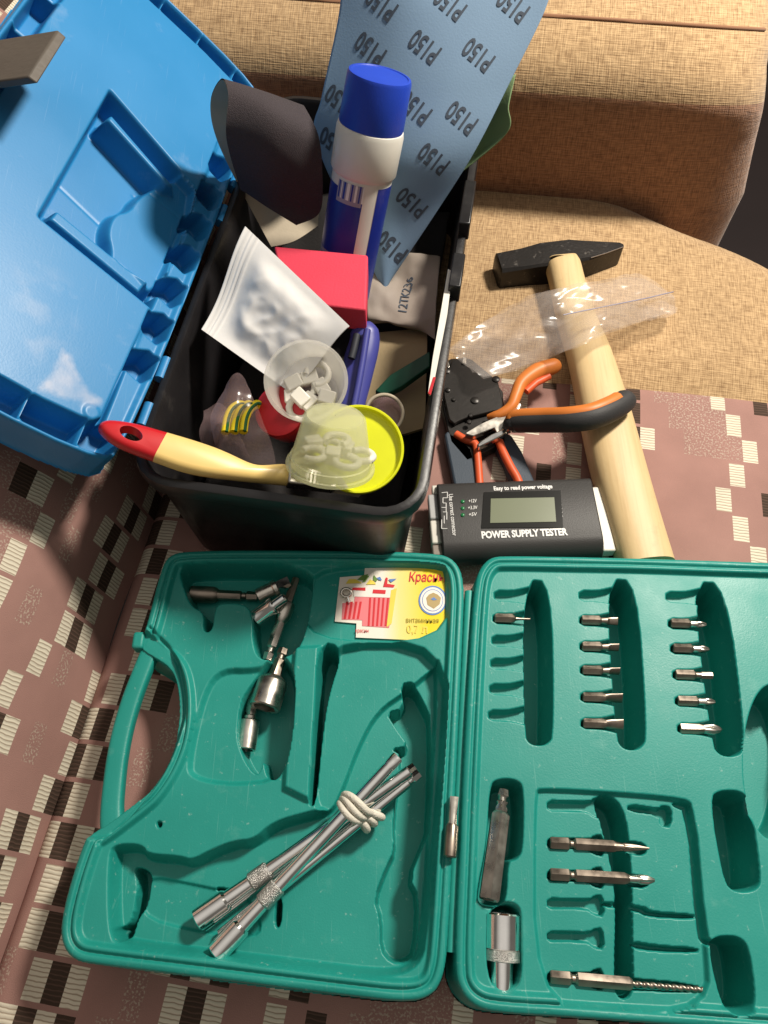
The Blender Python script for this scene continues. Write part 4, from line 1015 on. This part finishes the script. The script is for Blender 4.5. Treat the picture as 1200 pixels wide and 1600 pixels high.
tube('handle_edge', [P(822, 612, .026), P(838, 598, .027), P(858, 588, .026)], .0032, M['ored'], pl_, n=8)

# ------------------------------------------------------------------ power supply tester
zt_ = .031
tq = [P(689, 754, zt_), P(930, 744, zt_), P(947, 862, zt_), P(680, 868, zt_)]
tx = unit(P(940, 800, zt_) - P(684, 810, zt_)); tx[2] = 0; tx = unit(tx); ty = np.array([-tx[1], tx[0], 0])
TS = thing('power_supply_tester', 'flat black power supply tester with a small grey screen', 'tester', P(812, 810, .014))
tw = np.linalg.norm(tq[1] - tq[0]); tc = ctr(*tq); tl = .064
def arch(x):  # gently crowned top
    return 0.0
rows_ = []
for y, z in [(-tl / 2, .014), (-tl / 2 - .001, .018), (-tl / 2 + .001, zt_ - .007), (-tl / 2 + .006, zt_ - .0015), (-tl / 2 + .012, zt_), (tl / 2 - .004, zt_), (tl / 2, zt_ - .002), (tl / 2, .014)]:
    rows_.append((y, z))
prf = lambda sx_: np.array([tc * np.array([1, 1, 0]) + tx * sx_ + ty * y + Z * z for y, z in rows_])
o = loft('body', [prf(-tw / 2), prf(tw / 2)], M['tblack'], TS); bevel(o, .0012, 2, 40)
def T(u, v, dz=0): return P(u, v, zt_ + dz)
slab('screen_bezel', [T(756, 769, .0006), T(876, 766, .0006), T(880, 824, .0006), T(752, 825, .0006)], Z, .002, M['bezel'], TS)
slab('screen', [T(767, 779, .001), T(866, 777, .001), T(869, 815, .001), T(766, 817, .001)], Z, .001, M['lcd'], TS)
def ttext(s, u, v, w_px, size, bold=.0, ang=0, shear=0):
    c = T(u, v, .0003); k = np.linalg.norm(T(u + 1, v) - T(u, v))
    e1 = tx * math.cos(ang) + ty * math.sin(ang); e2 = -tx * math.sin(ang) + ty * math.cos(ang)
    lettering('lettering', s, size, c, e1, e2, M['twhite'], TS, bold=bold, wmax=w_px * k, shear=shear)
ttext('POWER SUPPLY TESTER', 819, 834, 135, .0080, .045)
ttext('Easy to read power voltage', 817, 762, 92, .0050, .035)
ttext('Use correct connector', 707, 804, 74, .0048, .01, ang=R(-90))
for k, (s_x, v) in enumerate([('+12V', 783), ('+3.3V', 793.5), ('+5V', 804)]):
    ttext(s_x, 738 - (2 - k) * 0, v, 13 if k != 1 else 15, .0042, .01, shear=.2)
    p = T(723, v + 1, 0); turned('indicator', p, p + Z, [(0, 1.5), (.6, 1.5), (.9, 1.0), (1, .2)], M['led'], TS, n=12)
for k in range(4): ttext('-', 876 + k * .6, 788 + k * 6, 3, .004, .02)
# wiring mark at the left end
for a, b in [((690, 770), (699, 769)), ((699, 769), (699, 778)), ((699, 778), (692, 778)), ((692, 778), (692, 786)), ((692, 786), (697, 786)), ((697, 786), (697, 800)), ((690, 793), (697, 793)), ((692, 800), (698, 800)), ((698, 800), (698, 812)), ((690, 812), (690, 826)), ((690, 826), (699, 826)), ((694, 806), (694, 818))]:
    tube('wiring_mark', [T(*a, .0002), T(*b, .0002)], .00035, M['twhite'], TS, n=5)
cx_ = tc * np.array([1, 1, 0])
box('connector', cx_ + tx * (tw / 2 + .0045) + ty * (-.002) + Z * .0205, tx, ty, Z, .010, .056, .010, M['connw'], TS, bev=.0012)
for yy, ln_, m_ in ((.014, .022, 'conng'), (-.008, .020, 'connw'), (-.0235, .009, 'greyp')):
    box('connector', cx_ + tx * (-tw / 2 - .0035) + ty * yy + Z * .0205, tx, ty, Z, .0075, ln_, .010, M[m_], TS, bev=.0012)
box('connector', cx_ + tx * (-tw / 2 - .001) + ty * .029 + Z * .0215, tx, ty, Z, .005, .008, .008, M['connw'], TS, bev=.0008)

# ------------------------------------------------------------------ bits in the case lid
bd = unit(P(1047, 974, DECK) - P(773, 966, DECK))
def make_bit(kind):
    st = [(0, .4, 'h'), (0, 2.7, 'h'), (.6, 3.1, 'h'), (12.5, 3.1, 'h'), (14, 2.4, 'o')]
    if kind == 'slot': st += [(18, 2.6, 'o'), (20, 2.7, 'f'), (25.5, 2.9, 'f'), (25.5, .3, 'f')]
    elif kind == 'wide': st = st[:4] + [(15, 3.0, 'o'), (19, 3.3, 'f'), (26.5, 3.6, 'f'), (26.5, .3, 'f')]
    elif kind == 'fine': st += [(15, 1.4, 'o'), (18, .9, 'o'), (25, .7, 'f'), (25, .2, 'f')]
    elif kind == 'cross': st += [(18.5, 2.5, 'o'), (19.5, 2.9, 'x'), (22, 2.5, 'x'), (25, 1.1, 'x'), (25.4, .3, 'x')]
    elif kind == 'bigcross': st = st[:4] + [(15.5, 2.9, 'o'), (17, 3.4, 'x'), (22, 3.6, 'x'), (26, 2.2, 'x'), (27.6, .6, 'x')]
    elif kind == 'star': st += [(17, 2.3, 'o'), (18, 2.2, 'h'), (25, 2.2, 'h'), (25, .3, 'h')]
    return st
rowsn = ['first', 'second', 'third', 'fourth', 'fifth', 'last']
spec = {0: {1: 'fine'}, 1: {1: 'slot', 2: 'slot', 3: 'slot', 4: 'wide', 5: 'wide'}, 2: {1: 'cross', 2: 'cross', 3: 'star', 4: 'cross', 5: 'bigcross'}}
lookn = {'fine': 'thin pointed', 'slot': 'slotted', 'wide': 'broad slotted', 'cross': 'cross-tipped', 'bigcross': 'large bright cross-tipped', 'star': 'blunt'}
coln = ['column beside the hinge', 'middle column of bits', 'column beside the round recess']
for c_, (ys_, x0, dx) in enumerate(colx):
    for j, kd in spec[c_].items():
        a = P(x0 + dx * j + 1, ys_[j], DECK - .0028); lab = f'{lookn[kd]} steel screwdriver bit, {rowsn[j]} slot of the {coln[c_]}'
        if c_ == 0: lab = 'thin pointed steel bit, the only one in the column beside the hinge'
        t = thing('screwdriver_bit', lab, 'bit', a, 'short screwdriver bits in the green case')
        stn = make_bit(kd); cut = 4
        turned('shank', a, a + bd, stn[:5] + [(stn[4][0], .3, 'o')], M['dsteel'], t, roll=random.random() * .3)
        turned('tip', a, a + bd, [(stn[4][0] - .2, .3, 'o')] + stn[4:], M['steel'] if kd in ('cross', 'bigcross') else M['dsteel'], t, roll=.4 + random.random())
bd2 = unit(P(1003, 1325, DECK) - P(860, 1317, DECK))
a = P(859, 1317, DECK - .004)
head = [(0, .4, 'h'), (0, 2.9, 'h'), (.8, 3.3, 'h'), (11, 3.3, 'h'), (12.5, 2.3, 'o'), (14, 2.3, 'o'), (15.5, 3.3, 'h')]
t = thing('long_bit', 'long steel bit with a pointed end in the case lid', 'bit', a, 'long bits in the green case')
turned('shank', a, a + bd2, head + [(38, 3.2, 'h'), (40, 2.9, 'o'), (44, 2.4, 'o'), (44.2, .3, 'o')], M['dsteel'], t)
turned('tip', a, a + bd2, [(44, .3), (44, 2.2), (45.5, 2.6, 'x'), (52, 1.9, 'x'), (60, .5, 'x')], M['dsteel'], t)
a = P(859, 1366, DECK - .004)
t = thing('long_bit', 'long steel bit with a bright cross tip in the case lid', 'bit', a, 'long bits in the green case')
turned('shank', a, a + bd2, head + [(44, 3.2, 'h'), (47, 2.4, 'o'), (47.2, .3, 'o')], M['dsteel'], t)
turned('tip', a, a + bd2, [(47, .3), (47, 2.2), (52, 2.3, 'o'), (54, 2.9, 'x'), (58, 2.6, 'x'), (62, 1.0, 'x'), (62.4, .3)], M['steel'], t)
a = P(859, 1526, DECK - .004); bd3 = unit(P(1090, 1546, DECK - .004) - a)
t = thing('drill_bit', 'hex-shank twist drill bit in the bottom slot of the case lid', 'drill bit', a)
turned('shank', a, a + bd3, head + [(44, 3.3, 'h'), (46, 2.6, 'o'), (46, .3, 'o')], M['dsteel'], t)
s_, w_, d_ = frame(a, a + bd3)
fl = []; nst = 90; V = []; F = []
for i in range(nst):
    tt = .045 + .048 * i / (nst - 1); ph = i * .42; rr = .0018 if i < nst - 5 else .0018 * (nst - i) / 5
    for k in range(16):
        an = 2 * math.pi * k / 16; q_ = rr * (.62 + .38 * abs(math.cos(an - ph)))
        V.append(a + d_ * tt + s_ * q_ * math.cos(an) + w_ * q_ * math.sin(an))
    if i:
        for k in range(16): F.append(((i - 1) * 16 + k, (i - 1) * 16 + (k + 1) % 16, i * 16 + (k + 1) % 16, i * 16 + k))
mk('flutes', V, F, M['dsteel'], t, smooth=40)
# hex extension and chrome socket adapter
a = P(764, 1406, DECK + .001); b = P(787, 1234, DECK - .004)
t = thing('hex_extension', 'grey hex bit extension resting slantwise in the lid pocket by the hinge', 'bit holder', a); L_ = np.linalg.norm(b - a) * 1000
turned('sleeve', a, b, [(3, .4, 'h'), (3, 3.2, 'h'), (0, 3.2, 'h'), (0, 5.2, 'h'), (.8, 5.6, 'h'), (48, 5.3, 'h'), (50, 4.2, 'o'), (50, .4, 'o')], M['steel'], t)
turned('shank', a, b, [(49, .4, 'o'), (49, 3.4, 'h'), (52, 3.6, 'h'), (54, 3.0, 'o'), (56, 3.4, 'h'), (L_ - 8, 3.4, 'h'), (L_ - 7, 2.7, 'o'), (L_ - 5, 2.7, 'o'), (L_ - 4, 3.2, 'h'), (L_, 2.6, 'h'), (L_, .4, 'h')], M['steel'], t)
a = P(785, 1427, DECK - .003); b = P(784, 1520, DECK - .005)
t = thing('socket_adapter', 'chrome socket adapter in the lid pocket at the hinge corner', 'socket', a)
turned('socket', a, b, [(5, .4), (5, 6, 's'), (0, 6, 's'), (0, 9.2), (.8, 10), (18, 10), (18.6, 9.4), (18.8, .4)], M['chrome'], t, n=36)
turned('band', a, b, [(18.7, .4), (18.7, 10.2), (24, 10.2), (24.5, 8), (24.6, .4)], M['knurl'], t, n=36)
turned('spigot', a, b, [(24.5, .4), (24.5, 6.4), (40, 6.0), (40.6, 5.4), (40.6, 3.4, 'h'), (36, 3.4, 'h'), (36, .4)], M['chrome'], t, n=30)
# small socket bit lying on the hinge
a = P(703, 1340, HT + .003); b = P(708, 1266, HT + .003)
t = thing('small_bit', 'small steel bit with flat blade lying on the case hinge', 'bit', a)
turned('barrel', a, b, [(0, .4), (0, 3.3), (.8, 3.9), (17, 3.9), (18.5, 3.2), (18.6, .4)], M['dsteel'], t)
turned('blade', a, b, [(18.4, .4), (18.4, 2.8), (20, 2.7), (34, 2.6, 's'), (34.5, .4, 's')], M['steel'], t)

# ------------------------------------------------------------------ loose nut drivers and sockets, left shell
PF = DECK - .026
def axis_len(a, b): return np.linalg.norm(b - a) * 1000
a = P(298, 928, PF + .007); b = P(402, 932, PF + .006); L_ = axis_len(a, b)
t = thing('nut_driver', 'bronzed nut driver lying across the top pocket of the case', 'nut driver', a, 'loose nut drivers in the case')
turned('socket', a, b, [(8, .4), (8, 4, 'h'), (0, 4, 'h'), (0, 5.6), (.6, 6), (17, 6), (20, 4.6), (20, .4)], M['dsteel'], t, n=30)
turned('shank', a, b, [(19.8, .4), (19.8, 4), (22, 3.2, 'h'), (L_ - 12, 3.2, 'h'), (L_ - 11, 2.5), (L_ - 8.5, 2.5), (L_ - 7.5, 3.2, 'h'), (L_, 2.9, 'h'), (L_, .4, 'h')], M['dsteel'], t)
a = P(402, 932, PF + .016); b = P(452, 908, PF + .018); L_ = axis_len(a, b)
t = thing('socket', 'small chrome socket touching the end of the bronzed nut driver', 'socket', a)
turned('barrel', a, b, [(5, .4), (5, 3.3, 'h'), (0, 3.3, 'h'), (0, 4.8), (.5, 5.3), (12, 5.3), (13, 6), (15.5, 6), (16, 4.6), (16, .4)], M['steel'], t, n=30)
turned('spigot', a, b, [(15.8, .4), (15.8, 3.0, 's'), (L_, 2.8, 's'), (L_, .4, 's')], M['chrome'], t)
a = P(399, 967, PF + .016); b = P(446, 933, PF + .024); L_ = axis_len(a, b)
t = thing('socket', 'chrome socket with stepped end below the smaller socket', 'socket', a)
turned('barrel', a, b, [(6, .4), (6, 3.8, 'h'), (0, 3.8, 'h'), (0, 5.2), (.6, 5.8), (13, 5.8), (14, 6.3), (16.5, 6.3), (17, 4.4), (17, .4)], M['chrome'], t, n=30)
turned('spigot', a, b, [(16.8, .4), (16.8, 3.4), (L_ - 1, 3.3), (L_, 2.6), (L_, .4)], M['chrome'], t)
a = P(463, 904, PF + .012); b = P(417, 1032, PF + .012); L_ = axis_len(a, b)
t = thing('nut_driver', 'steel nut driver with waisted shank beside the card pocket', 'nut driver', a, 'loose nut drivers in the case')
turned('tip', a, b, [(0, .4), (0, 2.4, 'h'), (L_ * .32, 3, 'h'), (L_ * .33, .4)], M['dsteel'], t)
turned('sleeve', a, b, [(L_ * .31, .4), (L_ * .31, 5.5), (L_ * .33, 6), (L_ * .48, 5.6), (L_ * .54, 4), (L_ * .56, 3), (L_ * .56, .4)], M['steel'], t, n=30)
turned('shank', a, b, [(L_ * .55, .4), (L_ * .55, 3.4), (L_ * .6, 3.3, 'h'), (L_ * .84, 3.3, 'h'), (L_ * .86, 2.5), (L_ * .90, 2.5), (L_ * .92, 3.3, 'h'), (L_, 2.9, 'h'), (L_, .4)], M['steel'], t)
a = P(413, 1106, PF + .018); b = P(443, 1014, PF + .016); L_ = axis_len(a, b)
t = thing('socket', 'wide-mouthed steel socket, the largest of the loose ones', 'socket', a)
turned('barrel', a, b, [(12, .4), (12, 7.2, 'h'), (0, 7.2, 'h'), (0, 9.8), (.8, 10.4), (18, 10.2), (20, 9), (22.5, 5.5), (22.5, .4)], M['steel'], t, n=36)
turned('shank', a, b, [(22, .4), (22, 4.6), (26, 3.6, 'h'), (L_ * .80, 3.4, 'h'), (L_ * .82, 2.6), (L_ * .88, 2.6), (L_ * .9, 3.4, 'h'), (L_, 3, 'h'), (L_, .4)], M['dsteel'], t)
a = P(384, 1172, PF + .009); b = P(400, 1060, PF + .009); L_ = axis_len(a, b)
t = thing('nut_driver', 'steel nut driver pointing down beside the wide-mouthed socket', 'nut driver', a, 'loose nut drivers in the case')
turned('socket', a, b, [(9, .4), (9, 4.6, 'h'), (0, 4.6, 'h'), (0, 6.2), (.6, 6.6), (19, 6.6), (20, 5.4), (20, .4)], M['steel'], t, n=30)
turned('shank', a, b, [(19.8, .4), (19.8, 4.8), (22, 4.8), (23, 3.3), (25, 3.3, 'h'), (L_, 3.2, 'h'), (L_, .4)], M['steel'], t)

# ------------------------------------------------------------------ bundle of long chrome drivers with elastic band
rods = [((337, 1490, .036), (622, 1182, .053), True, 'blade', 'uppermost long chrome nut driver of the banded bundle'),
        ((308, 1438, .0325), (640, 1204, .045), True, 'hex', 'long chrome nut driver, second of the banded bundle, with knurled collar'),
        ((345, 1462, .029), (655, 1208, .040), False, 'hex', 'thin chrome rod under the bundle, ending lowest at the far end'),
        ((318, 1446, .028), (648, 1198, .036), False, 'blade', 'chrome rod mostly hidden beneath the bundle')]
mid = []
for (A_p, B_p, big, end, lab) in rods:
    a = P(*A_p); b = P(*B_p); L_ = axis_len(a, b)
    t = thing('long_nut_driver', lab, 'nut driver', a, 'banded bundle of long chrome drivers')
    r_ = 3.9 if big else 3.3
    if big:
        turned('socket', a, b, [(10, .4), (10, 4.6, 'h'), (0, 4.6, 'h'), (0, 6.0), (.6, 6.5), (19, 6.3), (20.5, 5.2), (20.5, .4)], M['chrome'], t, n=32)
        turned('collar', a, b, [(36, .4), (36, 4.6), (37, 5.5), (48, 5.5), (49, 4.6), (49, .4)], M['knurl'], t, n=32)
        turned('rod', a, b, [(20, .4), (20, 4.8), (34, 4.4), (52, 4.2), (60, r_), (L_ - 10, r_), (L_ - 9, r_ - .3), (L_ - 7, r_), (L_ - .8, r_ if end == 'hex' else r_, 'o' if end == 'hex' else 'f'), (L_, r_ - .6, 'o' if end == 'hex' else 'f'), (L_, .4)], M['chrome'], t, n=28)
    else:
        turned('rod', a, b, [(0, .4), (0, 3.6), (30, 3.6), (31, r_), (L_ - 9, r_), (L_ - 8, 2.4), (L_ - 6, 2.4), (L_ - 5, 2.9, 'h'), (L_, 2.6, 'h'), (L_, .4)], M['chrome'], t, n=24)
    d_ = unit(b - a); tq_ = None
    best = min(np.linspace(.5, .98, 60), key=lambda f: abs(proj(a + (b - a) * f)[1] - 1266)); mid.append(a + (b - a) * best)
cm = np.mean(mid, 0); ad = unit(P(622, 1182, .053) - P(337, 1490, .036)); side_ = unit(np.cross(ad, Z)); upb = np.cross(side_, ad)
ofs = np.array([[(m_ - cm) @ side_, (m_ - cm) @ upb] for m_ in mid])
hull = []
for an in np.linspace(0, 2 * math.pi, 40, endpoint=False):
    dv = np.array([math.cos(an), math.sin(an)]); sup = max(ofs @ dv) + .0047
    hull.append((an, sup))
bnd = thing('elastic_band', 'white elastic band wound twice round the chrome drivers', 'elastic band', cm)
for k, (o0, sk, rr) in enumerate([(-.0046, .0012, .0022), (-.0006, .0020, .0022), (.0034, .0030, .0022)]):
    pts = []
    for (an, sup) in hull:
        pts.append(cm + side_ * math.cos(an) * (sup + .0008 * k) + upb * math.sin(an) * (sup + .0008 * k) + ad * (o0 + sk * math.cos(an) + .001 * math.sin(3 * an + k)))
    tube('loop', pts, rr, M['rubber'], bnd, closed=True, n=10, upv=ad)

# ------------------------------------------------------------------ printed yellow card in its pocket
zc = DECK - .0036
def K(u, v, dz=0): return P(u, v, zc + dz)
card_poly = [(571, 879), (668, 881), (684, 885), (695, 895), (699, 908), (698, 975), (694, 990), (682, 999), (664, 1001), (556, 996), (557, 974), (523, 971), (531, 902), (569, 899)]
cd = thing('printed_card', 'yellow and white printed card with red box picture in the case pocket', 'card', K(620, 940, -.001))
m_ = mat('card_print', (.85, .62, .02), .35, var=.02); nt = m_.node_tree; b_ = nt.nodes['Principled BSDF']
tcn = N(nt, 'ShaderNodeTexCoord'); spx = N(nt, 'ShaderNodeSeparateXYZ'); nt.links.new(tcn.outputs['Object'], spx.inputs[0])
rmp = N(nt, 'ShaderNodeValToRGB'); mrn = N(nt, 'ShaderNodeMapRange'); nt.links.new(spx.outputs['X'], mrn.inputs['Value'])
mrn.inputs['From Min'].default_value = -.045; mrn.inputs['From Max'].default_value = .038
nt.links.new(mrn.outputs['Result'], rmp.inputs['Fac']); e_ = rmp.color_ramp.elements
e_[0].position = .42; e_[0].color = (.86, .80, .70, 1); e_[1].position = .80; e_[1].color = (.86, .66, .012, 1)
en = e_.new(.56); en.color = (.86, .74, .28, 1)
nt.links.new(rmp.outputs['Color'], b_.inputs['Base Color'])
slab('card', [K(u, v) for u, v in card_poly], Z, .0006, m_, cd)
def pr_(name, uv, m_, dz=.0003): return mk(name, [K(u, v, dz) for u, v in uv], [tuple(range(len(uv)))], m_, cd, smooth=None)
pr_('box_picture', [(535, 942), (553, 942), (556, 918), (620, 920), (608, 981), (566, 978), (566, 969), (534, 968)], M['cp'])
for k in range(5):
    pr_('stripe', [(577 + k * 7, 934), (580 + k * 7, 934), (577.5 + k * 6.6, 978), (574.5 + k * 6.6, 978)], M['cr'], .0005)
for k in range(4):
    pr_('stripe', [(541 + k * 7, 940), (544.5 + k * 7, 940), (540.5 + k * 6.8, 967), (537 + k * 6.8, 967)], M['cr'], .0005)
pr_('box_side', [(611, 922), (620, 919), (612, 974), (604, 980)], M['clem'], .0006)
pr_('box_top', [(552, 917), (616, 918), (613, 934), (553, 932)], M['cw'], .0005)
for q in ([(551, 918), (571, 918), (571, 923), (550, 922)], [(583, 921), (603, 922), (602, 928), (582, 927)]): pr_('red_bar', q, M['cr'], .0007)
for q in ([(558, 906), (566, 899), (575, 897), (570, 907)], [(566, 909), (574, 899), (577, 900), (571, 909)], [(584, 898), (590, 905), (588, 909), (583, 906)]): pr_('leaf_picture', q, M['cg'], .0007)
for q in ([(540, 912), (545, 905), (556, 905), (566, 911)], [(572, 913), (578, 905), (584, 908), (588, 913)]): pr_('fruit_picture', q, M['clem'], .0006)
pr_('red_flash', [(599, 917), (603, 902), (606, 903), (605, 912), (617, 914), (615, 918)], M['cr'], .0008)
pr_('blue_flash', [(607, 905), (620, 904), (611, 910)], M['cb'], .0008); pr_('blue_flash', [(588, 903), (594, 901), (597, 907), (592, 906)], M['cb'], .0008)
def disc(name, u, v, ru, rv, m_, dz, n=28): return pr_(name, [(u + ru * math.cos(a), v + rv * math.sin(a)) for a in np.linspace(0, 2 * math.pi, n, endpoint=False)][::-1], m_, dz)
disc('emblem_ring', 676, 938, 22, 23, M['cb'], .0004); disc('emblem_disc', 676, 938, 19.5, 20.5, M['cw'], .0006); disc('emblem_ring', 676, 938, 16.5, 17.2, M['cb'], .0007); disc('emblem_disc', 676, 938, 15.5, 16.2, M['cw'], .0008)
pr_('emblem_crest', [(666, 934), (670, 929), (677, 926), (684, 929), (689, 934), (687, 944), (678, 951), (668, 945)], M['cgold'], .001)
pr_('emblem_mark', [(673, 936), (678, 933), (683, 937), (677, 938)], M['cb'], .0012)
e1 = unit(K(690, 950) - K(560, 948)); e2 = np.array([-e1[1], e1[0], 0]); kk = np.linalg.norm(K(601, 940) - K(600, 940))
lettering('lettering', 'Красны', .0100, K(667, 903), e1, e2, M['cr'], cd, bold=.012, shear=.15, wmax=58 * kk, lift=.0006)
lettering('lettering', 'витаминная', .0055, K(660, 970), e1, e2, M['cink'], cd, wmax=50 * kk, lift=.0006)
lettering('lettering', '0,7 л', .0085, K(652, 984), e1, e2, M['clem'], cd, bold=.02, wmax=32 * kk, lift=.0006)
lettering('lettering', 'красны', .004, K(566, 986), e1, e2, M['cr'], cd, wmax=20 * kk, lift=.0006)
# small steel screw eye on the card
c = K(541, 926, .003)
se = thing('screw_eye', 'tiny steel screw eye lying on the white side of the card', 'screw', K(541, 930, .0))
tube('eye', [c + np.array([.0034 * math.cos(t), .003 * math.sin(t), .0004 * math.sin(t)]) for t in np.linspace(0, 2 * math.pi, 20, endpoint=False)], .0011, M['steel'], se, closed=True, n=8)
turned('stem', K(543, 932, .0025), K(546, 941, .0015), [(0, .3), (0, 1.1), (4.5, 1.1), (5.2, .3)], M['chrome'], se, n=12)
